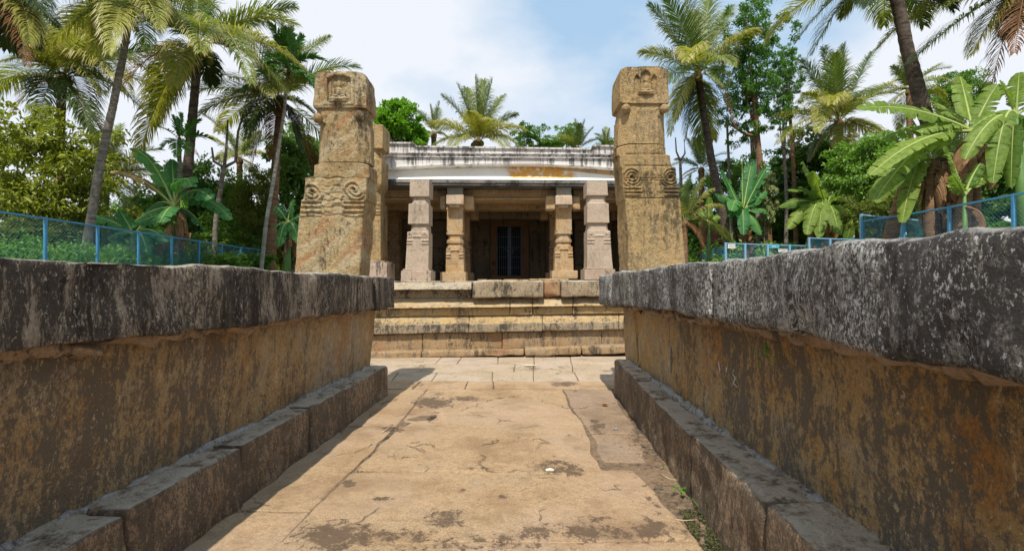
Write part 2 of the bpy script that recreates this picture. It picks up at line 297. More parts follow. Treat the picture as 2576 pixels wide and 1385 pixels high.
MT['blue_pale'] = simple_mat('pale_blue_fence_paint', (.2, .42, .58), .5, .1, 9)
MT['gate'] = simple_mat('grey_blue_gate_paint', (.14, .165, .19), .5, .15, 30, metal=.2)
MT['gate_dark'] = simple_mat('dark_iron_bar', (.07, .09, .12), .5, .2, 30, metal=.4)
MT['black'] = simple_mat('dark_chamber', (.006, .006, .007), 1, 0)  # unlit chamber: its darkness is put into the near-black wall colour
def bark(name, a, b, ring=True, spots=.3):
    m = M(name); n = m.noise(5, 7, .7, m.map((1, 1, 1.4))); c = m.mix(m.step(n, .35, .65), a, b)
    c = m.mix(1.0, c, m.ramp(m.noise(34, 6, .75, m.map((1, 1, 2.2))), [(.3, (.62,) * 3), (.7, (1.35,) * 3)]), 'MULTIPLY')
    c = m.mix(1.0, c, m.ramp(m.noise(2.2, 3, .7, m.map((.6, .6, 9))), [(.35, (.6,) * 3), (.62, (1.3,) * 3)]), 'MULTIPLY')
    sp = m.step(m.noise(11, 6, .7, m.map(loc=(5, 5, 5))), .62 - spots * .1, .7 - spots * .1); c = m.mix(m.math('MULTIPLY', sp, spots), c, (.5, .49, .44))
    m.pbr(c, .9, m.bump(m.noise(28, 7, .7, m.map((1, 1, 2.5))), .8, .02), spec=.15); return m.m
MT['bk_dark'] = bark('dark_palm_bark', (.06, .045, .035), (.13, .1, .08), spots=.25)
MT['bk_grey'] = bark('grey_palm_bark', (.16, .135, .11), (.27, .235, .2), spots=.5)
MT['bk_brown'] = bark('brown_bark', (.17, .095, .05), (.27, .165, .095), spots=.15)
MT['bk_pale'] = bark('pale_slim_bark', (.3, .29, .24), (.42, .41, .36), spots=.5)
MT['shaft'] = simple_mat('green_crownshaft', (.1, .2, .05), .5, .2, 6)
MT['fr_green'] = leaf_mat('palm_green', (0.078, 0.143, 0.029), (0.169, 0.221, 0.046), .3, tipc=(.28, .25, .08))
MT['fr_yell'] = leaf_mat('palm_yellow_green', (0.200, 0.250, 0.056), (0.375, 0.362, 0.088), .32, tipc=(.42, .33, .13))
MT['fr_dead'] = leaf_mat('palm_dead_brown', (.16, .075, .035), (.3, .14, .06), .2)
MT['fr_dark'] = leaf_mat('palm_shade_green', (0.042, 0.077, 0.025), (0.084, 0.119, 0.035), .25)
MT['fr_areca'] = leaf_mat('areca_green', (0.039, 0.143, 0.029), (0.078, 0.208, 0.039), .3)
MT['rachis'] = simple_mat('palm_rachis', (.28, .27, .08), .5, .2, 8)
MT['rach_d'] = simple_mat('palm_rachis_brown', (.2, .11, .05), .6, .2, 8)
MT['ban'] = leaf_mat('banana_green', (.105, .2, .03), (.22, .31, .055), .42, .55, tipc=(.34, .34, .1), spec=.25)
MT['ban_dk'] = leaf_mat('banana_deep_green', (0.048, 0.179, 0.056), (0.094, 0.263, 0.075), .4, .55, spec=.25)
MT['ban_dead'] = leaf_mat('banana_dry_leaf', (.22, .12, .06), (.34, .2, .11), .2, .8)
MT['midrib'] = simple_mat('banana_midrib', (.33, .4, .12), .5, .1, 8)
MT['lf_olive'] = leaf_mat('leaves_olive', (0.119, 0.156, 0.024), (0.267, 0.297, 0.045), .35, nscale=.7)
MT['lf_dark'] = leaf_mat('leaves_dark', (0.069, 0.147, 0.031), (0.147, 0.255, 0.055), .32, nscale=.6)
MT['lf_mid'] = leaf_mat('leaves_mid', (0.089, 0.193, 0.032), (0.177, 0.306, 0.056), .35, nscale=.6)
MT['lf_bright'] = leaf_mat('leaves_bright', (.08, .2, .012), (.15, .32, .02), .4, nscale=.9)
MT['lf_fresh'] = leaf_mat('leaves_fresh', (0.068, 0.176, 0.027), (0.135, 0.270, 0.047), .35, nscale=.9)
MT['lf_pale'] = leaf_mat('vine_pale_leaves', (0.156, 0.204, 0.072), (0.288, 0.300, 0.132), .3)
MT['grass'] = leaf_mat('grass_blades', (0.091, 0.221, 0.026), (0.182, 0.338, 0.052), .35)
MT['weed'] = leaf_mat('weed_leaf', (.1, .3, .02), (.16, .42, .04), .35)
MT['moss'] = leaf_mat('creeping_moss', (.06, .1, .03), (.12, .1, .05), .2)
MT['nut'] = simple_mat('coconut_husk', (.2, .21, .045), .5, .35, 3)
MT['bananas'] = simple_mat('green_bananas', (.14, .3, .03), .4, .2, 10)
# ---------------------------------------------------------------- stone block
def axis(L, r, sp):
    r = min(r, L * .3); n = max(1, int(round((L - 2 * r) / sp)))
    return np.unique(np.round(np.concatenate(([0, r * .45], np.linspace(r, L - r, n + 1), [L - r * .45, L])), 6))
def block_arrays(C, sp=.05, r=.015, amp=.006, freq=6., seed=0, chip=1.0, low=0.):
    """C: 8 corners indexed [x][y][z]; rounded, chipped, noise displaced surface"""
    C = np.asarray(C, float).reshape(2, 2, 2, 3)
    L = [np.linalg.norm(C[1, 0, 0] - C[0, 0, 0]), np.linalg.norm(C[0, 1, 0] - C[0, 0, 0]), np.linalg.norm(C[0, 0, 1] - C[0, 0, 0])]
    A = [axis(l, r, sp) for l in L]
    Vs, Fs, off = [], [], 0
    for ax in range(3):
        u, v = [a for a in range(3) if a != ax]
        for sgn in (0, 1):
            g = np.stack(np.meshgrid(A[u], A[v], indexing='ij'), -1).reshape(-1, 2)
            P = np.zeros((len(g), 3)); P[:, u] = g[:, 0]; P[:, v] = g[:, 1]; P[:, ax] = L[ax] * sgn
            nu, nv = len(A[u]), len(A[v]); ix = np.arange(nu * nv).reshape(nu, nv) + off
            q = np.stack([ix[:-1, :-1], ix[1:, :-1], ix[1:, 1:], ix[:-1, 1:]], -1).reshape(-1, 4)
            flip = (sgn == 0) ^ (ax == 1)
            if flip: q = q[:, ::-1]
            Vs.append(P); Fs.append(q); off += len(P)
    P = np.concatenate(Vs); Q = np.concatenate(Fs)
    key = np.round(P, 5); uq, inv = np.unique(key, axis=0, return_inverse=True); P = uq; Q = inv.reshape(-1)[Q]
    Ln = np.array(L)
    W0 = trilin(C, P / Ln)
    rr = r * np.clip(.75 + chip * 1.5 * fbm(W0 * 3.1, seed + 40, 3), .3, 2.6)
    rr = np.minimum(rr[:, None], Ln[None] * .3)
    q = np.clip(P, rr, Ln - rr); d = P - q; dn = np.linalg.norm(d / rr, axis=1, keepdims=True) + 1e-9
    Pn = q + d / np.maximum(dn, 1)
    nn = d / (np.linalg.norm(d, axis=1, keepdims=True) + 1e-9)
    disp = amp * fbm(W0 * freq, seed, 4, .55) + low * fbm(W0 * 1.1, seed + 9, 2)
    W = trilin(C, Pn / Ln)
    ex = [(C[1, 0, 0] - C[0, 0, 0]) / L[0], (C[0, 1, 0] - C[0, 0, 0]) / L[1], (C[0, 0, 1] - C[0, 0, 0]) / L[2]]
    W = W + disp[:, None] * (nn[:, :1] * ex[0] + nn[:, 1:2] * ex[1] + nn[:, 2:3] * ex[2])
    return W, Q
def trilin(C, t):
    u, v, w_ = t[:, 0:1], t[:, 1:2], t[:, 2:3]; r = 0
    for i in (0, 1):
        for j in (0, 1):
            for k in (0, 1):
                r = r + (u if i else 1 - u) * (v if j else 1 - v) * (w_ if k else 1 - w_) * C[i, j, k]
    return r
SEED = [1]
def box8(x0, x1, y0, y1, z0, z1): return [[[(x, y, z) for z in (z0, z1)] for y in (y0, y1)] for x in (x0, x1)]
def stone(name, C, mat, parent=None, **k):
    SEED[0] += 7; k.setdefault('seed', SEED[0])
    W, Q = block_arrays(C, **k); return make(name, W, Q, mat, parent)
def pbox(px0, px1, py0, py1, Y, depth, slope=0.):
    """box whose front face covers the given photo rectangle at distance Y (+slope*X)"""
    def at(px, py):
        y = Y / (1 - slope * (px - CX) / F); return U(px, py, y)
    a, b, c, d = at(px0, py1), at(px1, py1), at(px0, py0), at(px1, py0)
    dd = np.array((-slope * depth, depth, 0)) 
    return [[[a, c], [a + dd, c + dd]], [[b, d], [b + dd, d + dd]]]
def quadbox(TL, TR, BL, BR, depth):
    dd = np.array((0, depth, 0)); return [[[BL, TL], [BL + dd, TL + dd]], [[BR, TR], [BR + dd, TR + dd]]]
def tube(pts, rad, n=8, cap=True):
    pts = np.asarray(pts, float); rad = np.broadcast_to(rad, (len(pts),)); V = []; Fc = []
    T = np.gradient(pts, axis=0); T /= np.linalg.norm(T, axis=1, keepdims=True) + 1e-9
    ref = np.array((0, 0, 1.)) if abs(T[0, 2]) < .9 else np.array((1., 0, 0))
    for p, t, r in zip(pts, T, rad):
        a = np.cross(t, ref); a /= np.linalg.norm(a) + 1e-9; b = np.cross(t, a); ref = np.cross(a, t) if False else ref
        th = np.arange(n) * 2 * math.pi / n; V.append(p + r * (np.cos(th)[:, None] * a + np.sin(th)[:, None] * b))
    V = np.concatenate(V)
    for i in range(len(pts) - 1):
        for j in range(n): k = (j + 1) % n; Fc.append((i * n + j, i * n + k, (i + 1) * n + k, (i + 1) * n + j))
    if cap: Fc.append(tuple(range(n))[::-1]); Fc.append(tuple(range((len(pts) - 1) * n, len(pts) * n)))
    return V, Fc
def merge(parts):
    V, Fc, o = [], [], 0
    for v, f in parts: V.append(np.asarray(v, float).reshape(-1, 3)); Fc += [tuple(int(i) + o for i in q) for q in f]; o += len(V[-1])
    return np.concatenate(V), Fc
def simple_box(x0, x1, y0, y1, z0, z1):
    V = np.array([(x, y, z) for x in (x0, x1) for y in (y0, y1) for z in (z0, z1)], float)
    return V, [(0, 1, 3, 2), (4, 6, 7, 5), (0, 4, 5, 1), (2, 3, 7, 6), (0, 2, 6, 4), (1, 5, 7, 3)]
def bez(a, b, c, n):
    t = np.linspace(0, 1, n)[:, None]; return (1 - t) ** 2 * a + 2 * t * (1 - t) * b + t ** 2 * c
# ---------------------------------------------------------------- ground
def H(x, y):
    x = np.asarray(x, float); y = np.asarray(y, float)
    s = lambda v: np.clip(v, 0, 1) ** 2 * (3 - 2 * np.clip(v, 0, 1))
    side = s((np.abs(x) - 4.2) / 4.2); far = s((y - 14) / 5)
    z = 1.0 * np.maximum(side, far) + .55 * s((y - 18) / 10) + .8 * s((y - 34) / 40)
    return z - .035
def ground():
    gx = np.unique(np.concatenate((np.linspace(-16, 16, 129), np.sign(np.linspace(-1, 1, 41)) * (16 + np.abs(np.linspace(-1, 1, 41)) ** 2 * 500))))
    gy = np.unique(np.concatenate((np.linspace(-8, 40, 161), 40 + np.linspace(0, 1, 20) ** 2 * 700, -8 - np.linspace(0, 1, 10) ** 2 * 300)))
    g = np.stack(np.meshgrid(gx, gy, indexing='ij'), -1).reshape(-1, 2)
    z = H(g[:, 0], g[:, 1]); out = (np.abs(g[:, 0]) > 4.5) | (g[:, 1] > 15)
    z = z + np.where(out, .08 * fbm(np.c_[g * .7, z * 0], 5, 3), 0)
    V = np.c_[g, z]; nx, ny = len(gx), len(gy); ix = np.arange(nx * ny).reshape(nx, ny)
    q = np.stack([ix[:-1, :-1], ix[1:, :-1], ix[1:, 1:], ix[:-1, 1:]], -1).reshape(-1, 4)
    o = make('ground', V, q, MT['soil'], loc=(0, 0, 0)); tag(o, kind='structure')
ground()
# ---------------------------------------------------------------- floor slabs
paving = empty('paving'); tag(paving, kind='structure')
DIRT = [(1000, 1345, 160, 30, .6), (1560, 1345, 120, 30, .6), (1250, 1350, 200, 20, .55), (1650, 1260, 60, 60, .45), (1760, 1330, 60, 60, .6), (900, 1180, 25, 12, .6), (1560, 1010, 50, 40, .35), (1300, 1100, 40, 14, .4), (1450, 1090, 50, 18, .35), (1010, 1150, 50, 14, .45), (1700, 1150, 40, 60, .6), (1380, 1250, 50, 14, .4), (1090, 1010, 55, 14, 1), (1170, 1000, 40, 8, .8), (985, 1075, 30, 8, 1), (1090, 1045, 20, 25, .5), (1395, 1172, 70, 26, .7), (1440, 1180, 30, 20, .8), (880, 1212, 18, 8, 1.1), (1200, 1175, 60, 6, .6),
        (1260, 1245, 20, 8, .8), (1160, 1230, 20, 7, .8), (1480, 1330, 90, 35, .75), (1350, 1335, 60, 22, .8), (1120, 1300, 60, 28, .8), (850, 1345, 120, 45, .85), (1640, 1330, 80, 30, .8), (1200, 1370, 300, 18, .6),
        (1420, 965, 35, 6, 1), (1500, 1068, 25, 25, .7), (1600, 1090, 30, 60, .6), (1340, 925, 25, 5, .7), (960, 1250, 35, 8, .7), (820, 1320, 50, 10, .9), (1560, 1120, 60, 30, .35), (1230, 1020, 60, 10, .4), (1650, 1190, 70, 30, .55)]
def dirt_of(V):
    V = np.asarray(V); Y = np.maximum(V[:, 1], .9); px = CX + V[:, 0] / Y * F; py = HZ + EYE / Y * F; d = np.zeros(len(V))
    for a, b, rx, ry, s in DIRT: d = np.maximum(d, s * np.exp(-((px - a) / rx) ** 2 * .8 - ((py - b) / ry) ** 2 * .8))
    return d
def slab(poly, mat, z=0., parent=paving, th=.1, name='paving_stone', sp=.05, seed=0, und=.006, r=.012):
    """poly: 4 plan corners (near-left, near-right, far-right, far-left)"""
    a, b, c, d = [np.array((*p, 0.)) for p in poly]
    up = np.array((0, 0, z)); dn = np.array((0, 0, z - th))
    C = [[[a + dn, a + up], [d + dn, d + up]], [[b + dn, b + up], [c + dn, c + up]]]
    SEED[0] += 3
    W, Q = block_arrays(C, sp=sp, r=r, amp=.004, freq=5, seed=SEED[0], low=und, chip=1.3)
    # wobble the outline
    wx = .075 * fbm(np.c_[W[:, 0] * 1.4, W[:, 1] * 1.4, W[:, 2] * 0], 77, 4); wy = .075 * fbm(np.c_[W[:, 0] * 1.4, W[:, 1] * 1.4, W[:, 2] * 0], 78, 4); k_ = np.clip((6.2 - W[:, 1]) / 1, .25, 1); j_ = np.c_[W[:, 0] * 3.2, W[:, 1] * 3.2, W[:, 2] * 0 + SEED[0]]; W[:, 0] += wx * k_ + .016 * fbm(j_, 5, 4) * k_; W[:, 1] += wy * k_ + .016 * fbm(j_, 8, 4) * k_
    o = make(name, W, Q, mat, parent); at = o.data.attributes.new('dirt', 'FLOAT', 'POINT')
    at.data.foreach_set('value', dirt_of(W).astype(np.float32)); return o
g = .005
def row(y0, y1, cuts, mats, zs=0.):
    xs = [(-5.5, -5.5)] + cuts + [(5.5, 5.5)]
    for i in range(len(xs) - 1):
        (a0, a1), (b0, b1) = xs[i], xs[i + 1]
        slab([(a0 + g, y0 + g), (b0 - g, y0 + g), (b1 - g, y1 - g), (a1 + g, y1 - g)], mats[i % len(mats)], zs + random.uniform(-.004, .004), sp=.12)
random.seed(4)
P_, G_, T_, B_ = MT['fl_pale'], MT['fl_grey'], MT['fl_tan'], MT['fl_brown']
def cx(pxn, pyn, pxf, pyf): return (flo(pxn, pyn)[0], flo(pxf, pyf)[0])
row(7.56, 8.62, [(-3.4, -3.4), cx(1095, 914, 1108, 900), cx(1148, 914, 1162, 898), cx(1251, 914, 1251, 896), cx(1343, 914, 1343, 893), cx(1437, 914, 1436, 893), (2.3, 2.3)], [P_, P_, P_, P_, P_])
row(6.9, 7.56, [(-2.6, -2.6), cx(1058, 933, 1072, 916), cx(1292, 933, 1295, 916), cx(1341, 933, 1343, 916), cx(1441, 933, 1440, 916), (2.0, 2.0)], [P_, P_])
row(6.26, 6.9, [(-3.0, -3.0), cx(985, 957, 1005, 934), cx(1085, 957, 1100, 936), cx(1238, 957, 1238, 936), cx(1341, 957, 1341, 936), cx(1453, 957, 1446, 936), (2.2, 2.2)], [P_, P_, P_, P_])
row(5.8, 6.26, [(-2.1, -2.1), cx(1041, 975, 1058, 958), cx(1170, 975, 1175, 958), cx(1240, 975, 1240, 958), (2.0, 2.0)], [T_, T_, T_, T_, T_])
XL = lambda y: -1.585 + .047 * y
XR = lambda y: .86 + .045 * y
def nslab(p, m, z=0., **k): slab(p, m, z, sp=.035, **k)
make('soil', *simple_box(-5.6, 5.6, -2.6, 8.75, -.03, -.011), MT['sand'], None, False, loc=(0, 0, 0)); tag(bpy.data.objects['soil'], kind='structure')
# left strip under the plinth and its shadow
nslab([(-1.75, 4.35), (-.995, 4.3), (-.955, 5.79), (-1.7, 5.79)], T_, -.002); nslab([(-1.75, 2.7), (-1.045, 2.72), (-1.0, 4.29), (-1.75, 4.33)], T_, -.002)
nslab([(-1.8, 1.2), (-1.085, 1.2), (-1.05, 2.71), (-1.75, 2.68)], T_, -.003)
# middle rock
nslab([(-1.01, 3.275), (.61, 3.235), (.565, 5.79), (-.945, 5.79)], T_, 0, und=.016)
nslab([(-1.055, 2.41), (.88, 2.36), (.78, 3.225), (-1.015, 3.265)], T_, .003, und=.014)
nslab([(-1.09, .2), (.95, .2), (.88, 2.35), (-1.07, 2.41)], T_, .0, und=.014)
# right strip
nslab([(.62, 4.08), (1.0, 4.08), (1.12, 5.79), (.575, 5.79)], B_, -.004); nslab([(.64, 3.42), (.93, 3.42), (.99, 4.06), (.63, 4.06)], B_, -.005)
nslab([(.62, 3.23), (.9, 3.23), (.93, 3.40), (.62, 3.40)], B_, -.012)
slab([(-3, -2.5), (3, -2.5), (3, .18), (-3, .18)], B_, -.01, sp=.15)
# ---------------------------------------------------------------- the two stair walls
def wallbox(xf0, xf1, xb, y0, y1, z0a, z1a, z0b, z1b, xo=0.):
    """stone from y0 to y1; front x at the two ends, back x; z0/z1 at near (a) and far (b) end; xo: lean of the top"""
    xs = sorted([0, 1])
    lo = xf0 < xb
    f = lambda x, y, z: np.array((x, y, z))
    if lo: return [[[f(xf0, y0, z0a), f(xf0 + xo, y0, z1a)], [f(xf1, y1, z0b), f(xf1 + xo, y1, z1b)]], [[f(xb, y0, z0a), f(xb, y0, z1a)], [f(xb, y1, z0b), f(xb, y1, z1b)]]]
    return [[[f(xb, y0, z0a), f(xb, y0, z1a)], [f(xb, y1, z0b), f(xb, y1, z1b)]], [[f(xf0, y0, z0a), f(xf0 + xo, y0, z1a)], [f(xf1, y1, z0b), f(xf1 + xo, y1, z1b)]]]
wl = empty('stone_wall', (-1.9, 2.5, 0), 'left stair wall of dark lichened coping over ochre slabs, carved pillar at its end', 'stone wall')
wr = empty('stone_wall', (1.6, 2.5, 0), 'right stair wall with grey speckled coping over rough ochre slabs', 'stone wall')
# left coping: one long stone, then an end block
cl_ = lambda y: -1.567 + .045 * y
def lcope(y0, y1, zt0, zt1, zb0, zb1, m=MT['cope_l'], dx=0, **k):
    k.setdefault('sp', .03); k.setdefault('r', .02); k.setdefault('amp', .026); k.setdefault('low', .02)
    stone('coping_stone', wallbox(cl_(y0) + dx, cl_(y1) + dx, -2.75, y0, y1, zb0, zt0, zb1, zt1), m, wl, freq=5, **k)
lcope(-1.6, 1.1, 1.29, 1.287, .99, .99, sp=.05); lcope(1.106, 5.0, 1.287, 1.256, .985, .94); lcope(5.02, 5.62, 1.254, 1.252, .93, .925, dx=.02, amp=.02)
sl_ = lambda y: -1.80 + .055 * y
for y0, y1 in ((-1.6, 3.55), (3.56, 5.42)):
    stone('wall_slab', wallbox(sl_(y0), sl_(y1), -2.6, y0, y1, .28, 1.02, .28, .96, xo=.05), MT['slab'], wl, sp=.035, r=.012, amp=.016, low=.018, freq=7)
for y0, y1, dx, h0, h1, m in ((-1.6, .7, 0, .3, .3, 'plinth'), (.71, 2.0, .0, .305, .312, 'plinth'), (2.008, 2.78, .004, .322, .322, 'plinth'), (2.788, 3.62, -.006, .318, .32, 'plinth'), (3.628, 4.28, .004, .323, .318, 'plinth'), (4.29, 5.48, 0, .31, .318, 'plinth')):
    stone('plinth_stone', wallbox(XL(y0) + dx, XL(y1) + dx, -2.7, y0, y1, -.04, h0, -.04, h1), MT[m], wl, sp=.03, r=.03, amp=.02, low=.015, freq=7)
def ribbon(name, pts, rad, mat, parent, seed=0, flat=.6):
    pts = np.asarray(pts, float); V, Fc = tube(pts, rad, 12); V = np.asarray(V)
    V += .9 * np.mean(rad) * np.c_[fbm(V * 16, seed, 4), fbm(V * 16, seed + 3, 4), fbm(V * 16, seed + 5, 4)] * 1.6
    return make(name, V, Fc, mat, parent)
ys = np.arange(1.0, 5.4, .05)
ribbon('mortar_joint', np.c_[sl_(ys) + .01, ys, .306 + 0 * ys], .016 + .03 * np.abs(fbm(np.c_[ys * 2, ys * 0, ys * 0], 3, 3)), MT['mortar'], wl, 2)
ribbon('mortar_joint', np.c_[sl_(ys) + .05, ys, 1.0 - .011 * ys], .045, MT['mortar_b'], wl, 5)
# right wall
cr_ = lambda y: .83 + .032 * y
for y0, y1, dx, zt0, zt1, zb0, zb1 in ((-1.6, 1.62, 0, 1.29, 1.292, 1.04, 1.036), (1.64, 2.33, .016, 1.298, 1.285, 1.035, 1.04), (2.348, 3.55, .0, 1.294, 1.292, 1.038, 1.02), (3.558, 5.05, -.004, 1.292, 1.29, 1.018, .985), (5.06, 5.93, -.012, 1.288, 1.285, .96, .955)):
    stone('coping_stone', wallbox(cr_(y0) + dx, cr_(y1) + dx, 2.3, y0, y1, zb0, zt0, zb1, zt1), MT['cope_r'], wr, sp=.03 if y0 > -1 else .035, r=.024 if y1 < 5.5 else .07, amp=.028, low=.02, freq=5)
sr_ = lambda y: 1.15 + .02 * y
for y0, y1 in ((-1.6, 3.95), (3.962, 5.1), (5.11, 5.72)):
    stone('wall_slab', wallbox(sr_(y0), sr_(y1), 2.15, y0, y1, .3, 1.06, .3, 1.0, xo=-.03), MT['slab_r'], wr, sp=.03, r=.012, amp=.026, low=.022, freq=7)
for y0, y1, dx, h0, h1 in ((-1.6, .9, 0, .36, .37), (.91, 1.93, 0, .37, .385), (1.94, 2.86, .004, .375, .36), (2.87, 4.4, 0, .35, .355), (4.41, 5.66, .0, .36, .37)):
    stone('plinth_stone', wallbox(XR(y0) + dx, XR(y1) + dx, 2.2, y0, y1, -.04, h0, -.04, h1), MT['plinth'], wr, sp=.03, r=.03 if y1 < 5.4 else .05, amp=.02, low=.015, freq=7)
ys = np.arange(.9, 5.5, .05)
ribbon('mortar_joint', np.c_[sr_(ys) - .02, ys, .358 + 0 * ys], .018 + .032 * np.abs(fbm(np.c_[ys * 2, ys * 0, ys * 0], 13, 3)), MT['mortar'], wr, 12)
ribbon('mortar_joint', np.c_[sr_(ys) - .03, ys, 1.03 - .01 * ys], .05, MT['mortar_b'], wr, 15)
ribbon('mortar_joint', [(sr_(3.955) - .004, 3.956, .36 + t * .66) for t in np.linspace(0, 1, 12)], .008, MT['mortar'], wr, 16)
# ---------------------------------------------------------------- carved pillars
def sst(a, b, x): t = np.clip((x - a) / (b - a), 0, 1); return t * t * (3 - 2 * t)
def pillar_mesh(name, parent, Yf, depth, rows, mat, relief=None, sp=.012, amp=.006, n_front=44, n_side=18, slope=0., taper_side=True, seed=0, scl=1.0, jag=0., extra=None):
    """rows: (py, pxL, pxR, chamfer m, extra depth m) from top to bottom at the front plane Yf"""
    rows = [r if len(r) == 5 else (*r, 0.) for r in rows]
    A = np.array(rows, float); zt, zb = Z_(A[0, 0], Yf), Z_(A[-1, 0], Yf)
    py = []
    for i in range(len(A) - 1):
        d = (A[i + 1, 0] - A[i, 0]) / F * Yf; n = max(1, int(round(d / sp))); py += list(np.linspace(A[i, 0], A[i + 1, 0], n, endpoint=False))
    py.append(A[-1, 0]); py = np.array(py)
    I = lambda k: np.interp(py, A[:, 0], A[:, k])
    xl, xr, ch, ed = X_(I(1), Yf), X_(I(2), Yf), I(3), I(4); z = Z_(py, Yf); m = len(py)
    def ringpts(i):
        a, b, c = xl[i], xr[i], ch[i]; yf = Yf - ed[i]; yb = Yf + depth + ed[i]
        fr = np.c_[np.linspace(a + c, b - c, n_front), np.full(n_front, yf)]
        ri = np.c_[np.full(n_side, b), np.linspace(yf + c, yb - c, n_side)]
        bk = np.c_[np.linspace(b - c, a + c, 10), np.full(10, yb)]
        le = np.c_[np.full(n_side, a), np.linspace(yb - c, yf + c, n_side)]
        return np.concatenate((fr, ri, bk, le))
    P = np.stack([ringpts(i) for i in range(m)]); n = P.shape[1]
    V = np.concatenate((P, np.broadcast_to(z[:, None, None], (m, n, 1))), 2)
    side = np.concatenate((np.full(n_front, 0), np.full(n_side, 1), np.full(10, 2), np.full(n_side, 3)))
    nrm = {0: (0, -1, 0), 1: (1, 0, 0), 2: (0, 1, 0), 3: (-1, 0, 0)}
    Nn = np.array([nrm[s] for s in side], float)
    if relief is not None:
        f = V[:, :n_front]; ppx = CX + f[..., 0] / Yf * F; ppy = np.broadcast_to(py[:, None], ppx.shape)
        V[:, :n_front, 1] -= relief(ppx, ppy) * Yf / F * ((1.5 + .6 * fbm(np.c_[ppx.ravel() / 22, ppy.ravel() / 22, 0 * ppx.ravel()], seed, 3).reshape(ppx.shape)) if Yf < 6 else 1.6)
    fl = V.reshape(-1, 3); d = amp * fbm(fl * 14 * scl, seed, 4, .6) + amp * 1.2 * fbm(fl * 3, seed + 5, 2)
    fl = fl + (np.broadcast_to(Nn, (m, n, 3)).reshape(-1, 3)) * d[:, None]
    if jag: fl[:n, 2] += jag * fbm(np.c_[fl[:n, :2] * 5, np.zeros(n)], seed + 3, 3)
    if slope: fl[:, 1] += slope * fl[:, 0]
    ix = np.arange(m * n).reshape(m, n); nx = np.roll(ix, -1, 1)
    q = np.stack([ix[:-1], nx[:-1], nx[1:], ix[1:]], -1).reshape(-1, 4)[:, ::-1]
    # caps as fans
    ct = fl[:n].mean(0); cb = fl[-n:].mean(0); V2 = np.concatenate((fl, [ct, cb])); k = np.arange(n); k2 = (k + 1) % n
    Fl = [tuple(r) for r in q] + [(len(fl), int(a), int(b)) for a, b in zip(k, k2)] + [(len(fl) + 1, int((m - 1) * n + b), int((m - 1) * n + a)) for a, b in zip(k, k2)]
    o = make(name, V2, Fl, mat, parent, 'auto'); return o
def volute(px, py, cx_, cy_, r, hand, deep=3.0, turns=3.1):
    dx, dy = (px - cx_) * hand, py - cy_; rr = np.hypot(dx, dy) / r; th = np.arctan2(dy, dx)
    return np.where(rr < 1.12, deep * .55 + deep * .45 * np.cos(2 * math.pi * (rr * turns - th / (2 * math.pi))), 0) * (1 - sst(1.0, 1.14, rr)) - deep * 1.5 * (rr < .16)
def ell(cx_, cy_, cz, rx, ry, rz, n=12):
    V, Fc = [], []
    for i in range(n + 1):
        a = math.pi * i / n
        for j in range(2 * n): b = math.pi * j / n; V.append((cx_ + rx * math.sin(a) * math.cos(b), cy_ + ry * math.sin(a) * math.sin(b), cz + rz * math.cos(a)))
    for i in range(n):
        for j in range(2 * n): k = (j + 1) % (2 * n); Fc.append((i * 2 * n + j, i * 2 * n + k, (i + 1) * 2 * n + k, (i + 1) * 2 * n + j)[::-1])
    return np.array(V), Fc
def seated(px, py, s, Y, mat, parent):
    """small relief figure sitting cross-legged; px,py: lap centre, s: scale px; carved against the niche back"""
    def e(dx, dy, rx, ry, dz=0, ty=.5): c = U(px + dx * s, py + dy * s, Y - dz); return ell(c[0], c[1], c[2], rx * s * Y / F, ty * rx * s * Y / F, ry * s * Y / F, 9)
    parts = [e(0, -1.52, .30, .36, 0, .8), e(0, -1.86, .16, .12, 0, .8), e(0, -1.16, .15, .2, 0, .8), e(0, -.72, .46, .52, 0, .6), e(0, -.95, .56, .2, 0, .5),
             e(-.56, -.66, .16, .42, 0, .9), e(.56, -.66, .16, .42, 0, .9), e(-.42, -.3, .34, .13, .012, .6), e(.42, -.3, .34, .13, .012, .6), e(0, -.2, .2, .12, .02, .8),
             e(-.62, .0, .5, .2, .01, .5), e(.62, .0, .5, .2, .01, .5), e(0, .02, .62, .17, .02, .45), e(0, .3, 1.25, .14, .0, .3), e(.32, -1.52, .06, .16), e(-.32, -1.52, .06, .16)]
    V, Fc = merge(parts); o = make('seated_figure', V, Fc, mat, parent)
    md = o.modifiers.new('remesh', 'REMESH'); md.mode = 'VOXEL'; md.voxel_size = .0045; md.use_smooth_shade = True; return o
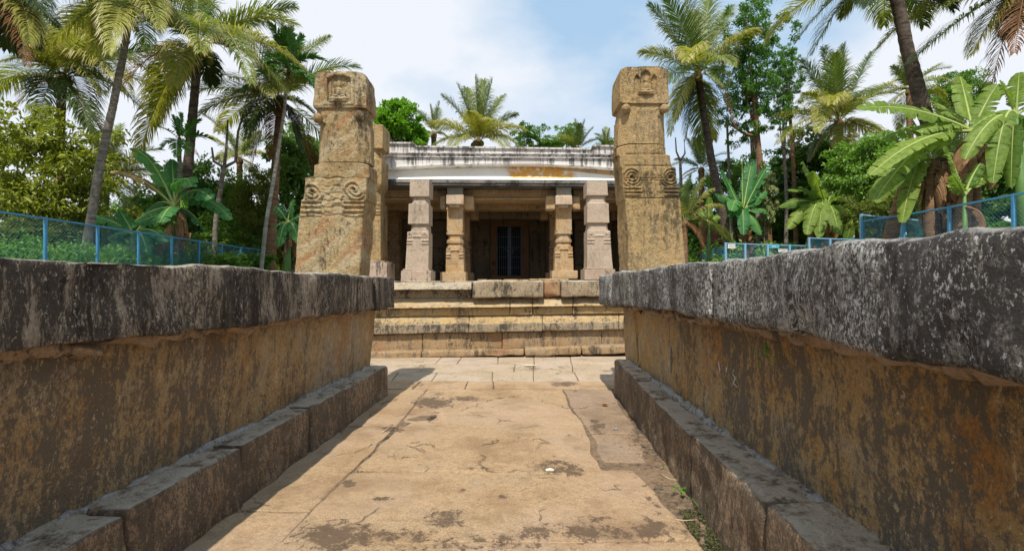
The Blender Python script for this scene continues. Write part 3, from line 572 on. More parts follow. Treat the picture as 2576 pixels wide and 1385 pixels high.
def pillar_left():
    Yf = 4.9; root = empty('carved_pillar', ((X_(825, Yf)), Yf + .22, 1.25), 'tall carved stone pillar on the end of the left wall, seated figure niche at top', 'pillar')
    def relief(px, py):
        r = np.zeros_like(px)
        # niche with pointed arch
        ax = np.abs(px - 850); top = 186 + 9 * (ax / 30) ** 1.5
        ins = sst(30, 28, ax) * sst(top - 1, top + 2, py) * sst(253, 251, py); r -= 4.2 * ins
        fr = sst(40, 38, ax) * sst(top - 10, top - 7, py) * sst(262, 260, py) * (1 - ins); r += 1.6 * fr
        r += 1.8 * sst(4, 2, np.abs(ax - 24)) * sst(198, 201, py) * sst(253, 250, py)
        r += 1.0 * sst(3, 1.5, np.abs(py - 262))
        for c, h in ((784, 1), (891, -1)): r += volute(px + 4 * np.sin(py / 9), py, c, 479 + 3 * h, 24, h, 3.2, 2.2)
        cen = sst(806, 809, px) * sst(866, 863, px)
        for yy in (447, 468, 486, 503, 520, 541): r -= 1.6 * np.exp(-((py - yy + 2 * np.sin(px / 7)) / 1.6) ** 2) * (.6 + .4 * cen)
        n = np.abs(np.sin((px - 835) / 8.) + np.cos((py - 480) / 7.)); r += cen * sst(448, 452, py) * sst(538, 534, py) * (1.3 * (n < .5))
        out = (1 - cen) * sst(503, 506, py) * sst(544, 541, py); r += out * (1.6 + 2.2 * np.cos((py - 505) / 12.5 * 2 * math.pi))
        return r
    lower = [(408, 796, 916, .07), (412, 784, 925, .05), (440, 783, 926, .04), (444, 781, 924, .02), (446, 765, 921, .01), (500, 763, 921, .01), (503, 757, 917, .008), (522, 755, 917, .008), (540, 753, 914, .008), (545, 752, 912, .008), (620, 745, 908, .008), (680, 741, 904, .008), (700, 740, 903, .01)]
    upper = [(178, 800, 905, .05), (181, 792, 914, .03), (188, 788, 917, .012), (240, 785, 920, .01), (262, 783, 921, .01), (268, 784, 920, .012), (270, 786, 917, .06, -.02), (304, 790, 915, .075, -.02), (307, 793, 920, .09, -.02), (400, 789, 923, .1, -.015), (405, 790, 922, .1, -.015)]
    pillar_mesh('lower_shaft', root, Yf, .37, lower, MT['pil'], relief, seed=3, amp=.009, n_front=76, sp=.0085)
    pillar_mesh('upper_shaft', root, Yf, .37, upper, MT['pil'], relief, seed=8, amp=.009, n_front=76, sp=.0085, jag=.03)
    for px, py in ((797, 296), (903, 290)): c = U(px, py, Yf + .03); V, Fc = ell(*c, .045, .05, .05, 10); make('corner_bulb', V, Fc, MT['pil'], root)
    c = U(918, 294, Yf + .33); V, Fc = ell(*c, .035, .05, .05, 10); make('corner_bulb', V, Fc, MT['pil'], root)
    seated(850, 246, 23, Yf + .004, MT['pil'], root)
pillar_left()
def pillar_right():
    Yf = 4.9; root = empty('carved_pillar', ((X_(1650, Yf)), Yf + .22, 1.29), 'golden carved stone pillar standing on the right wall, seated figure niche at top', 'pillar')
    def relief(px, py):
        r = np.zeros_like(px)
        ax = np.abs(px - 1625.5); top = 174 + 10 * (ax / 12) ** 1.4
        for c, w_, t0 in ((1625.5, 12, 174), (1604, 7, 186), (1647, 7, 186)):
            a2 = np.abs(px - c); tp = t0 + 9 * (a2 / w_) ** 2; r -= 3.6 * sst(w_ + .8, w_ - 1, a2) * sst(tp - 1, tp + 2, py) * sst(236, 234, py)
        fr = sst(38, 36, ax) * sst(170, 173, py) * sst(250, 248, py); r += 1.0 * (fr - sst(31, 30, ax) * fr)
        for c, h in ((1590, -1), (1687, 1)): r += volute(px, py, c, 444, 24, h, 3.0)
        cen = sst(1611, 1614, px) * sst(1672, 1669, px)
        for yy in (387, 416, 448, 454, 498): r -= 1.5 * np.exp(-((py - yy) / 1.5) ** 2)
        ph = np.abs(np.sin((px - 1625) / 8.) * np.cos((py - 476) / 8.)); r += cen * sst(456, 460, py) * sst(497, 494, py) * 1.3 * (ph > .55)
        r += cen * sst(420, 423, py) * sst(446, 443, py) * 1.0 * (np.abs(np.sin(px / 5.) * np.cos(py / 6.)) > .5)
        out = (1 - cen) * sst(468, 471, py) * sst(499, 496, py); r += out * (1.4 + 2.0 * np.cos((py - 471) / 9.5 * 2 * math.pi))
        return r
    lower = [(362, 1564, 1680, .08), (366, 1556, 1682, .08), (384, 1557, 1682, .07), (388, 1562, 1690, .04), (416, 1563, 1692, .03), (420, 1566, 1702, .01), (466, 1568, 1702, .01), (470, 1569, 1708, .008), (498, 1571, 1709, .008), (502, 1574, 1711, .006), (600, 1578, 1719, .006), (660, 1580, 1724, .008), (692, 1580, 1727, .01)]
    upper = [(164, 1580, 1668, .05), (166, 1568, 1676, .03), (172, 1562, 1682, .012), (230, 1561, 1684, .01), (254, 1562, 1686, .01), (257, 1566, 1684, .012), (259, 1570, 1678, .06, -.02), (287, 1566, 1678, .07, -.02), (290, 1563, 1679, .085, -.02), (340, 1561, 1681, .09, -.015), (359, 1560, 1681, .09, -.01)]
    pillar_mesh('lower_shaft', root, Yf, .42, lower, MT['pil_r'], relief, seed=23, amp=.007, n_front=76, sp=.0085)
    pillar_mesh('upper_shaft', root, Yf, .42, upper, MT['pil_r'], relief, seed=28, amp=.007, n_front=76, sp=.0085, jag=.03)
    for px, py in ((1575, 272), (1672, 272)): c = U(px, py, Yf + .02); V, Fc = ell(*c, .045, .05, .045, 10); make('corner_bulb', V, Fc, MT['pil_r'], root)
    seated(1625.5, 229, 19, Yf + .004, MT['pil_r'], root)
pillar_right()
# ---------------------------------------------------------------- temple
SL = .03
temple = empty('stone_temple', (0, 11, 1.22), 'low open-fronted granite temple with whitewashed parapet, barred door at its centre', 'temple')
def cpx(x): return 925.4 + .2577 * x
def cpy(y): return 684 + .2577 * y
def course(xs, topl, topr, botl, botr, Y, mat, depth=.6, name='base_stone', th=0, **k):
    """stones between x cuts; edge rows run linearly from left to right"""
    x0, x1 = cpx(60), cpx(2440)
    T = lambda x: topl + (topr - topl) * (x - x0) / (x1 - x0); B = lambda x: botl + (botr - botl) * (x - x0) / (x1 - x0)
    for i in range(len(xs) - 1):
        a, b = xs[i] + .45, xs[i + 1] - .45
        at = lambda px, py: U(px, py, Y / (1 - SL * (px - CX) / F))
        jit = random.uniform(-.02, .02)
        C = quadbox(at(a, T(a)), at(b, T(b)), at(a, B(a)), at(b, B(b)), depth)
        C = np.array(C, float); C[..., 1] += jit
        stone(name, C, mat, temple, sp=.06, **k)
random.seed(9)
xs5 = [700, 800, 905] + [cpx(v) for v in (520, 1530, 2090)] + [1600, 1720]
course(xs5, 886, 868.5, 904, 889, 8.24, MT['c_low'], .9, r=.03, amp=.03, freq=6, low=.02)
xs4 = [690, 820] + [cpx(v) for v in (535, 1311, 2278)] + [1640, 1740]
course(xs4, 841, 827.5, 886.5, 869, 8.43, MT['c_low'], .7, r=.02, amp=.012, freq=8)
xs3 = [690, 760] + [cpx(v) for v in (985, 1700)] + [1556, 1740]
course(xs3, 818, 808, 841, 828, 8.35, MT['c_top'], .7, r=.02, amp=.01, freq=8); XS3U = xs3
xs2 = [690, 800] + [cpx(v) for v in (1387, 1605, 1998)] + [1580, 1740]
course(xs2, 776, 768, 797, 788, 8.42, MT['c_mid'], .7, r=.025, amp=.012, freq=7)
# angled upper face of the second course
def prism_course(xs, topl, topr, botl, botr, Yt, Yb, mat, back=9.2, name='base_stone'):
    x0, x1 = cpx(60), cpx(2440)
    T = lambda x: topl + (topr - topl) * (x - x0) / (x1 - x0); B = lambda x: botl + (botr - botl) * (x - x0) / (x1 - x0)
    for i in range(len(xs) - 1):
        a, b = xs[i] + .45, xs[i + 1] - .45; at = lambda px, py, Y: U(px, py, Y / (1 - SL * (px - CX) / F))
        tl, tr, bl, br = at(a, T(a), Yt), at(b, T(b), Yt), at(a, B(a), Yb), at(b, B(b), Yb)
        f = lambda p: np.array((p[0], back, p[2])); C = [[[bl, tl], [f(bl), f(tl)]], [[br, tr], [f(br), f(tr)]]]
        stone(name, C, mat, temple, sp=.06, r=.02, amp=.012, freq=7)
prism_course(xs2, 751, 745.5, 776.3, 768.3, 8.52, 8.345, MT['c_mid']); prism_course(xs3, 797, 788.5, 818.3, 808.3, 8.47, 8.36, MT['c_mid'])
xs1 = [690, 850] + [cpx(1012)]
def top_course():
    prism_course(xs1, 711, 708, 729, 726.5, 8.44, 8.31, MT['c_top'], 9.3); course(xs1, 728, 726.5, 751, 745, 8.52, MT['c_top'], .8, r=.02, amp=.01)
    course([cpx(1018), cpx(1712)], 708.5, 704.5, 751, 745, 8.31, MT['c_top'], 1.0, r=.03, amp=.03, freq=5)
    course([cpx(1714), cpx(1885)], 708, 704.5, 751, 745, 8.40, MT['c_low'], 1.0, r=.05, amp=.045, freq=5)
    course([cpx(1889), 1600, 1740], 708, 704.5, 751, 745, 8.31, MT['c_top'], 1.0, r=.03, amp=.02, freq=5)
top_course()
# platform floor slabs
for i, (a, b) in enumerate(((-3.7, -2.4), (-2.39, -1.0), (-.99, .35), (.36, 1.9), (1.91, 3.1))):
    stone('floor_slab', box8(a, b, 8.75 + .03 * i, 10.4, 1.0, 1.222 + .004 * (i % 2)), MT['c_top'], temple, sp=.15, r=.015, amp=.008)
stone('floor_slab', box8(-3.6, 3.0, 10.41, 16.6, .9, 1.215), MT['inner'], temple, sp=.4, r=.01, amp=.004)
for px0, px1, py in ((1200, 1225, 705), (1228, 1262, 706), (1266, 1330, 705), (1332, 1352, 703.5), (1354, 1430, 703)):
    C = pbox(px0, px1, py - 2.6, py + 1.5, 8.85, .35, SL); stone('loose_slab', C, MT['c_mid'], temple, sp=.08, r=.012, amp=.006)
# masonry body below, behind the courses
make('core_wall', *simple_box(-3.6, 3.0, 9.15, 16.5, -.03, .98), MT['inner'], temple, False)
# ---- pillars of the porch (free-standing in front, thing each)
def outer_pillar(label, Yf, rows, base, depth, mats, slope=0, relief=None, name='stone_pillar', bdepth=None):
    r = empty(name, (X_((base[0] + base[1]) / 2, Yf), Yf + depth / 2, Z_(base[3], Yf)), label, 'pillar', 'free-standing pillars on the temple platform')
    pillar_mesh('shaft', r, Yf, depth, rows, mats[0], relief, sp=.014, amp=.004, n_front=40, n_side=12, slope=0, seed=int(base[0]))
    bd = bdepth or depth
    e = .05
    C = pbox(base[0], base[1], base[2] + 4, base[3] + .8, Yf - e, bd + 2 * e); stone('pillar_base', C, mats[1], r, sp=.04, r=.012, amp=.008)
    C = pbox(base[0] + 5, base[1] - 5, base[2], base[2] + 4, Yf - e * .6, bd + 1.2 * e); stone('base_moulding', C, mats[1], r, sp=.05, r=.01, amp=.004)
    return r
def rel_outer(c, yv, w_):
    def f(px, py):
        r = np.zeros_like(px); a = np.abs(px - c)
        for s in (-1, 1): r += volute(px, py, c + s * (w_ - 7), yv, 8, s, 1.3)
        out = sst(w_ * .42, w_ * .42 + 1, a) * sst(yv + 9, yv + 10.5, py) * sst(yv + 26, yv + 24, py); r += out * (.9 + 1.1 * np.cos((py - yv - 13) / 7. * 2 * math.pi))
        r += 1.6 * (a < w_ * .42) * np.exp(-((py - yv - 3) / 2.) ** 2)
        zz = np.abs(((px / 4.) % 2) - 1) * 3; r -= .5 * np.exp(-((py - (yv + 38) - zz) / .9) ** 2)
        return r
    return f
rows_o = lambda L, dy=0, R_=None: [(451.5 + dy, L + 15, L + 62, .01), (453 + dy, L + 14, L + 63, .004), (493 + dy, L + 13, L + 62.5, .004), (495, L + 20, L + 58, .045, -.05), (510, L + 17, L + 59, .045, -.03), (512, L + 11, L + 62, .004), (562, L + 9.5, L + 62, .004), (564, L + 17, L + 59, .045, -.05), (581, L + 14, L + 60, .04, -.03), (583, L + 8, L + 62, .004), (617, L + 6, L + 62, .004), (676, L + 3, L + 61, .004), (678, L + 3, L + 61, .004)]
outer_pillar('pinkish free-standing pillar at the left of the temple front, clean pale faces', 9.0, rows_o(1016), (1007.5, 1083.7, 676, 707), .43, (MT['tp_pink'], MT['tp_base']), relief=rel_outer(1048, 592, 26))
rr = [(454, 1478, 1526, .01), (456, 1477, 1528, .004), (490, 1476.5, 1529, .004), (492, 1482, 1524, .045, -.05), (508, 1480, 1525, .045, -.03), (511, 1477.5, 1531, .004), (559, 1477, 1533, .004), (561, 1481, 1530, .045, -.05), (578, 1479, 1531, .04, -.03), (580, 1477, 1535, .004), (615, 1477, 1536, .004), (671, 1476.5, 1541, .004), (674, 1476.5, 1541, .004)]
outer_pillar('pinkish free-standing pillar at the right of the temple front, dark streaked on its blocks', 9.0, rr, (1470, 1547, 673, 702.5), .43, (MT['tp_pink'], MT['tp_base']), relief=rel_outer(1507, 590, 27))
r3 = [(311, 900, 960, .02), (316, 896, 962, .006), (371, 897, 961, .006), (374, 904, 950, .07, -.05), (396, 902, 953, .07, -.03), (399, 898, 959, .006), (462, 898, 958, .01), (480, 904, 952, .06, -.05), (506, 902, 953, .06, -.03), (509, 897, 956, .004), (560, 895, 956, .004), (652, 890, 957, .004), (656, 890, 957, .004)]
outer_pillar('tall golden free-standing pillar half hidden behind the left carved pillar', 8.95, r3, (880, 973, 656, 708), .5, (MT['pil_r'], MT['tp_base']), relief=rel_outer(927, 518, 30))
# ---- engaged porch pillars with capitals (parts of the temple)
def porch_pillar(cx0, Yf, topy, boty, wt, wb, base, arms, neck, mats, capy, lit=True):
    """cx0: centre px"""
    p = empty('porch_pillar', (0, 0, 0)); p.parent = temple; p.location = tuple(np.array((X_(cx0, Yf), Yf, 1.22)) - np.array(temple.location))
    L, R_ = cx0 - wt, cx0 + wt; b0, b1 = cx0 - wb, cx0 + wb
    H_ = boty - topy; s = lambda t: topy + t * H_
    W = lambda t: wt + (wb - wt) * t
    rows = [(s(0), L, R_, .004), (s(.34), cx0 - W(.34) * .97, cx0 + W(.34) * .97, .004), (s(.35), cx0 - W(.35), cx0 + W(.35), .03), (s(.40), cx0 - W(.4), cx0 + W(.4), .03), (s(.41), cx0 - wt * .9, cx0 + wt * .9, .05, -.03), (s(.48), cx0 - wt * .92, cx0 + wt * .92, .05, -.02), (s(.49), cx0 - wt * 1.05, cx0 + wt * 1.05, .05), (s(.535), cx0 - wt * 1.05, cx0 + wt * 1.05, .05), (s(.545), cx0 - wt * .95, cx0 + wt * .95, .045, -.03), (s(.6), cx0 - wt * .97, cx0 + wt * .97, .04, -.015), (s(.61), cx0 - W(.55), cx0 + W(.55), .004), (s(.8), cx0 - W(.78), cx0 + W(.78), .004), (s(1), b0, b1, .004)]
    pillar_mesh('shaft', p, Yf, 2 * wb / F * Yf, rows, mats[0], rel_outer(cx0, s(.635), W(.6)), sp=.016, amp=.004, n_front=36, n_side=8, seed=int(cx0))
    d = 2 * wb / F * Yf
    stone('pillar_base', pbox(base[0], base[1], base[2], base[3], Yf - .07, d + .14), mats[1], p, sp=.05, r=.012, amp=.008)
    # capital: cross of front block and side arms with rounded lower corners
    c0, c1 = capy; f0, f1 = cx0 - wt * 1.12, cx0 + wt * 1.12
    stone('capital_block', pbox(f0, f1, c0, c1 - 6, Yf - .16, d + .3), mats[2], p, sp=.05, r=.012, amp=.006)
    stone('capital_tongue', pbox(cx0 - wt * .75, cx0 + wt * .6, c1 - 6, c1 + 1, Yf - .13, d + .2), mats[2], p, sp=.05, r=.015, amp=.004)
    for a, b in ((arms[0], f0 - .3), (f1 + .3, arms[1])):
        stone('capital_arm', pbox(min(a, b), max(a, b), c0 + 2, c1 + 7, Yf + .02, d - .04), mats[0], p, sp=.04, r=.045, amp=.006)
    stone('capital_core', pbox(f0 + .5, f1 - .5, c1 - 3, c1 + 8.5, Yf - .01, d - .02), mats[0], p, sp=.05, r=.008, amp=.004)
    if neck: stone('neck_block', pbox(cx0 - wt, cx0 + wt, neck, c0 - .2, Yf - .02, d), mats[3], p, sp=.05, r=.01, amp=.005)
    return p
mo = (MT['tp_orange'], MT['tp_orange'], MT['tp_cap'], MT['tp_neck'])
porch_pillar(1143.5, 9.84, 526, 684.5, 19.5, 23.2, (1106.5, 1171, 684, 707.5), (1105, 1191), 469, mo, (489.5, 519))
porch_pillar(1418.5, 9.84, 526, 680, 18.7, 24, (1388, 1453, 680, 701), (1372.5, 1460), 469, mo, (490, 520))
mi = (MT['jamb'], MT['jamb'], MT['jamb'], MT['jamb'])
mb_ = (MT['beam'], MT['beam'], MT['beam'], MT['beam'])
porch_pillar(1163, 11.7, 551, 688, 17, 19.5, (1140, 1191, 686, 707), (1128, 1203), None, mb_, (521, 545))
porch_pillar(1399, 11.7, 551, 688, 16, 18.5, (1372, 1424, 686, 705), (1358.5, 1436), None, mb_, (521, 545))
porch_pillar(985, 11.7, 551, 688, 17, 19.5, (962, 1008, 686, 705), (958, 1003), None, mb_, (524, 545))
porch_pillar(1578, 11.7, 551, 688, 17, 19.5, (1555, 1602, 686, 705), (1540, 1616), None, mb_, (524, 545))
# beams, each a part
def beam(px0, px1, py0, py1, Y, d, mat='beam', name='beam', **k): k.setdefault('r', .012); k.setdefault('amp', .008); stone(name, pbox(px0, px1, py0, py1, Y, d, .0), MT[mat], temple, sp=.08, **k)
beam(870, 1122, 470, 497, 10.12, .45); beam(1166, 1396, 470, 497, 10.12, .45); beam(1442, 1640, 470, 497, 10.12, .45)
beam(870, 1122, 497, 501.5, 10.08, .53); beam(1166, 1396, 497, 501.5, 10.08, .53); beam(1442, 1640, 497, 501.5, 10.08, .53)
beam(900, 1150, 502, 526, 11.0, .4); beam(1150, 1415, 502, 526, 11.0, .4); beam(1415, 1660, 502, 526, 11.0, .4)
beam(930, 1230, 528, 550, 11.85, .4, 'inner'); beam(1230, 1420, 528, 550, 11.85, .4, 'inner'); beam(1420, 1640, 528, 550, 11.85, .4, 'inner')
# side and back walls in courses
YB = 13.0
zc = [1.2, 1.62, 2.02, 2.4, 2.78, 3.12]
for r_ in range(5):
    cuts = [-3.4, -2.4, -1.55] if r_ % 2 else [-3.4, -2.9, -1.9, -1.55]
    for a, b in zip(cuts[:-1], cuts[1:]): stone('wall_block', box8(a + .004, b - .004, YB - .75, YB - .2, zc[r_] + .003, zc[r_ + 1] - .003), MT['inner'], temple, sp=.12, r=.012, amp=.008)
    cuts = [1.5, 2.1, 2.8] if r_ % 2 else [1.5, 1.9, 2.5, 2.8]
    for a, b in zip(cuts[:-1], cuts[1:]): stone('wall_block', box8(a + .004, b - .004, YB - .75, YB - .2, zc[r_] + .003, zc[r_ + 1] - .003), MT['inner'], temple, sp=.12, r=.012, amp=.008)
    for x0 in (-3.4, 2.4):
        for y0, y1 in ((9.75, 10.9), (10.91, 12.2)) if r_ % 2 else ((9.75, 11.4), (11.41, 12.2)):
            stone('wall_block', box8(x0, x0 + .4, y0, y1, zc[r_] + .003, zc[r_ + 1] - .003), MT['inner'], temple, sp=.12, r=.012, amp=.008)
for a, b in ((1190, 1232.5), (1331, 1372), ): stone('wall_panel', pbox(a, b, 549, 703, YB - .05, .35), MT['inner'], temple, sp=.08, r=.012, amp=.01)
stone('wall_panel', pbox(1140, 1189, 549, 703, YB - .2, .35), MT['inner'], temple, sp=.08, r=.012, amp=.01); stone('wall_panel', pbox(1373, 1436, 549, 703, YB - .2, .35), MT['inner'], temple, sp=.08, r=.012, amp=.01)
# roof slabs and cella behind
make('roof_slab', *simple_box(-3.42, 2.85, 10.0, 16.6, 3.12, 3.42), MT['beam'], temple, False)
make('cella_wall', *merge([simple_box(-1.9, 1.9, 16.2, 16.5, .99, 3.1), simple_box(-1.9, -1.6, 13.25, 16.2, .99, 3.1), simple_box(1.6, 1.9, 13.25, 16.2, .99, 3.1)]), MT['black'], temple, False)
fr = empty('door_frame', (0, 0, 0)); fr.parent = temple; fr.location = (0, YB - 11, 0)
stone('jamb', pbox(1233, 1249.6, 569, 692, YB - .1, .4), MT['jamb'], fr, sp=.05, r=.01, amp=.005); stone('jamb', pbox(1311, 1330.5, 569, 692, YB - .1, .4), MT['jamb'], fr, sp=.05, r=.01, amp=.005)
stone('lintel', pbox(1233, 1330.5, 553, 568.6, YB - .12, .42), MT['jamb'], fr, sp=.05, r=.01, amp=.006); stone('sill', pbox(1233, 1330.5, 692.5, 703, YB - .12, .42), MT['jamb'], fr, sp=.05, r=.01, amp=.006)
for sx_ in (1246, 1315):
    Vb = [ell(*U(sx_, 576 + k * 5.6, YB - .11), .013, .012, .022, 4) for k in range(20)]
    make('bead_carving', *merge(Vb), MT['jamb'], fr)
ga = empty('barred_gate', (0, 0, 0)); ga.parent = temple; ga.location = (0, YB - 11, 0)
def gbar(px0, px1, py0, py1, name, m, t=.02, Y=YB + .05): C = simple_box(X_(px0, Y), X_(px1, Y), Y, Y + t, Z_(py1, Y), Z_(py0, Y)); make(name, *C, MT[m], ga, False)
for k in range(5): gbar(1255.2 + k * 4.9, 1256.1 + k * 4.9, 571, 691, 'bar', 'gate')
for k in range(5): gbar(1287.6 + k * 4.9, 1288.5 + k * 4.9, 571, 691, 'bar', 'gate')
gbar(1277.2, 1281.0, 570, 691.5, 'stile', 'gate', .035, YB + .03); gbar(1281.6, 1285.4, 570, 691.5, 'stile', 'gate', .035, YB + .03)
gbar(1250, 1251.4, 570, 691.5, 'stile', 'gate'); gbar(1309.4, 1310.8, 570, 691.5, 'stile', 'gate')
for y_ in (594.5, 620.5, 646, 672.3): gbar(1251, 1277, y_, y_ + .8, 'crossbar', 'gate', .02, YB + .06); gbar(1285.5, 1310, y_, y_ + .8, 'crossbar', 'gate', .02, YB + .06)
gbar(1266, 1302, 625, 627, 'bolt', 'gate_dark', .03, YB); gbar(1275.5, 1279.5, 628, 635, 'hasp', 'gate', .03, YB); gbar(1288.5, 1291, 628, 637, 'hasp', 'gate_dark', .03, YB)
V, Fc = ell(*U(1278.5, 639.5, YB - .01), .018, .012, .022, 6); make('padlock', V, Fc, MT['gate'], ga)
# ---- eave slabs, cove, parapet
def prof_extrude(name, xs, prof, mat, parent, smooth=False, spx=None):
    """prof(x) -> list of (Y,z); extruded along xs"""
    V = []; n = None
    for x in xs:
        p = prof(x); n = len(p); V += [(x, y + SL * x, z) for y, z in p]
    m = len(xs); Fc = []
    for i in range(m - 1):
        for j in range(n): k = (j + 1) % n; Fc.append((i * n + j, (i + 1) * n + j, (i + 1) * n + k, i * n + k))
    Fc.append(tuple(range(n))); Fc.append(tuple(range((m - 1) * n, m * n))[::-1])
    return make(name, V, Fc, mat, parent, smooth)
YE = 9.62
ze0, ze1 = Z_(465.5, YE), Z_(451, YE)
ecuts = [-3.45, -2.9, -1.62, -.3, .62, 1.75, 2.7, 2.85]
random.seed(3)
for i in range(len(ecuts) - 1):
    a, b = ecuts[i] + .004, ecuts[i + 1] - .004; dz = random.uniform(-.006, .006)
    xs = np.linspace(a, b, 8)
    prof_extrude('eave_slab', xs, lambda x: [(YE + .02, ze0 + dz), (YE + .02, ze0 + .035 + dz), (YE, ze0 + .045 + dz), (YE + .03, ze1 + dz), (YE + .9, ze1 + .04), (YE + .9, ze0)], MT['eave'], temple)
zp = lambda x: Z_(np.interp(CX + x / 9.75 * F, [760, 980, 1027, 1110, 1212, 1355, 1456, 1550, 1700], [436, 424, 421, 416, 412.7, 412, 416, 421.5, 432]), 9.75)
def cove_prof(x):
    zt = zp(x) + .03; z0 = ze1 + .004
    c = [(YE + .04, z0 - .001), (YE + .06, z0 + .012)]
    for t in np.linspace(0, 1, 7)[1:]: c.append((YE + .06 + .30 * math.sin(t * math.pi / 2), z0 + .012 + (zt - z0) * (1 - math.cos(t * math.pi / 2))))
    return c + [(YE + .7, zt), (YE + .7, z0 - .001)]
prof_extrude('cove', np.linspace(-3.43, 2.83, 60), cove_prof, MT['cove'], temple, True)
YP = 9.78
zq = lambda py: Z_(py, YP)
def par_prof(x):
    px = CX + x / YP * F
    up = np.interp(px, [800, 1040, 1047, 1487, 1493, 1700], [357.5, 357.5, 366, 369, 361, 361]); b = zp(x)
    return [(YP + .02, b), (YP - .02, b + .012), (YP - .02, b + .03), (YP, b + .035), (YP, zq(397.5)), (YP - .035, zq(396.5)), (YP - .035, zq(394.5)), (YP + .03, zq(393.5)), (YP + .03, zq(387.5)), (YP - .01, zq(386.5)), (YP - .01, zq(385)), (YP + .05, zq(384)), (YP + .06, zq(up + 5)), (YP + .02, zq(up + 4)), (YP + .02, zq(up)), (YP + .4, zq(up)), (YP + .4, b)]
pxs = np.unique(np.concatenate((np.linspace(-3.41, 2.81, 70), [X_(p, YP) for p in (1040, 1047, 1487, 1493)])))
prof_extrude('parapet', pxs, par_prof, MT['parapet'], temple)
make('parapet_back', *merge([simple_box(-3.4, -3.1, 10.2, 16.5, 3.42, 3.72), simple_box(2.5, 2.78, 10.4, 16.5, 3.42, 3.72)]), MT['parapet'], temple, False)
# ---------------------------------------------------------------- fences
def chain_panel(wd, ht, cell=.075, t=.0012, skew=0.):
    """woven diamond wire as real crossing strands, in x 0..wd, z 0..ht"""
    parts = []
    V, Fc, o = [], [], 0
    k = -ht
    while k < wd:
        for s in (1, -1):
            x0, z0 = (k, 0) if s > 0 else (k, ht)
            x1, z1 = (k + ht, ht) if s > 0 else (k + ht, 0)
            ta, tb = max(0, (0 - x0) / ht), min(1, (wd - x0) / ht)
            if tb <= ta: continue
            a = np.array((x0 + ta * ht, 0, z0 + (z1 - z0) * ta)); b = np.array((x0 + tb * ht, 0, z0 + (z1 - z0) * tb)); y = s * t
            d = (b - a) / (np.linalg.norm(b - a) + 1e-9); n = np.array((-d[2], 0, d[0])) * t
            for q in ((a + n, y), (b + n, y), (b - n, y), (a - n, y)): V.append((q[0][0], q[1] - t, q[0][2]))
            for q in ((a, y), (b, y)): V.append((q[0][0], q[1] + t, q[0][2]))
            Fc += [(o, o + 1, o + 2, o + 3), (o, o + 4, o + 5, o + 1), (o + 3, o + 2, o + 5, o + 4)]; o += 6
        k += cell
    return np.array(V), Fc
def fence(label, pts, ztops, ht, mat, wire, post_w=.05, cell=.085, t=.0017, zb=None, group='blue wire mesh fences around the temple yard'):
    p0 = pts[0]; f = empty('mesh_fence', (p0[0], p0[1], float(ztops[0] - ht)), label, 'fence', group); cache = {}
    for i, (p, zt) in enumerate(zip(pts, ztops)):
        V, Fc = simple_box(p[0] - post_w / 2, p[0] + post_w / 2, p[1] - post_w / 2, p[1] + post_w / 2, zt - ht - .5, zt + .005); make('post', V, Fc, mat, f, False)
        if i == len(pts) - 1: break
        q, zq_ = pts[i + 1], ztops[i + 1]; a = np.array((p[0], p[1], zt)); b = np.array((q[0], q[1], zq_)); d = b - a; L = np.linalg.norm(d[:2]); th = math.atan2(d[1], d[0])
        n = np.array((-d[1], d[0], 0)) / L * .018; up = np.array((0, 0, .02))
        for nm, off in (('top_rail', 0), ('bottom_rail', -(ht - .08))):
            o_ = np.array((0, 0, off)); VV = [a + n - up, a - n - up, a - n + up, a + n + up, b + n - up, b - n - up, b - n + up, b + n + up]
            make(nm, np.array(VV) + o_ - (0, 0, .02), [(0, 1, 2, 3), (7, 6, 5, 4), (0, 4, 5, 1), (1, 5, 6, 2), (2, 6, 7, 3), (3, 7, 4, 0)], mat, f, False)
        key = (round(L, 2), round(zq_ - zt, 2))
        if key not in cache:
            V, Fc = chain_panel(L, ht - .1, cell, t); V[:, 2] += (V[:, 0] / L) * (zq_ - zt); cache[key] = mesh('wire_mesh', V, Fc, wire, False)
        o = link('wire_mesh', cache[key], f, np.array((p[0], p[1], zt - ht + .07)) - np.array(f.location), (0, 0, th))
pl, zl = [], []
for n in range(-1, 13):
    y = 12000 / 1094 * 1 + n * 1.5; x = -9.32 - .063 * y; pl.append((x, y)); zl.append(EYE + (12000 / F / 1.0) * .149 * 1.0 + .0 * y)
zl = [EYE + .149 * 9.324 + 0 * y for y in zl]
fence('long blue mesh fence running behind the left wall', pl, zl, 1.45, MT['blue'], MT['blue_wire'])
ydf = [13.2, 12.0, 10.75, 9.25, 7.8, 6.3]; xdf = [9.07, 9.2, 9.2, 9.08, 9.05, 9.0]
fence('nearest blue mesh fence on the right, in front of the big banana plants', list(zip(xdf, ydf)), [2.80, 2.80, 2.80, 2.80, 2.80, 2.8], 1.45, MT['blue'], MT['blue_wire'])
fence('short blue return fence meeting the near right fence at its corner', [(9.05, 13.25), (10.6, 13.9), (12.1, 14.5), (13.6, 15.1)], [2.97, 2.95, 2.93, 2.9], 1.5, MT['blue_pale'], MT['blue_wire'])
YBf = 25.
fence('far blue mesh fence carrying the three small signs', [(X_(p, YBf), YBf) for p in (1825, 1874, 1931, 1986, 2037)], [Z_(p, YBf) for p in (610, 612, 614, 615.5, 617)], 1.6, MT['blue_pale'], MT['blue_wire'], .09, .11, .003)
fence('farthest blue fence, sloping down beside the right carved pillar', [(X_(p, y), y) for p, y in ((1823, 25.2), (1794, 28), (1766, 31.5), (1741, 35), (1715, 39.5))], [Z_(p, y) for p, y in ((620, 25.2), (625, 28), (629.5, 31.5), (634, 35), (638.5, 39.5))], 1.6, MT['blue_pale'], MT['blue_wire'], .07, .11, .003)
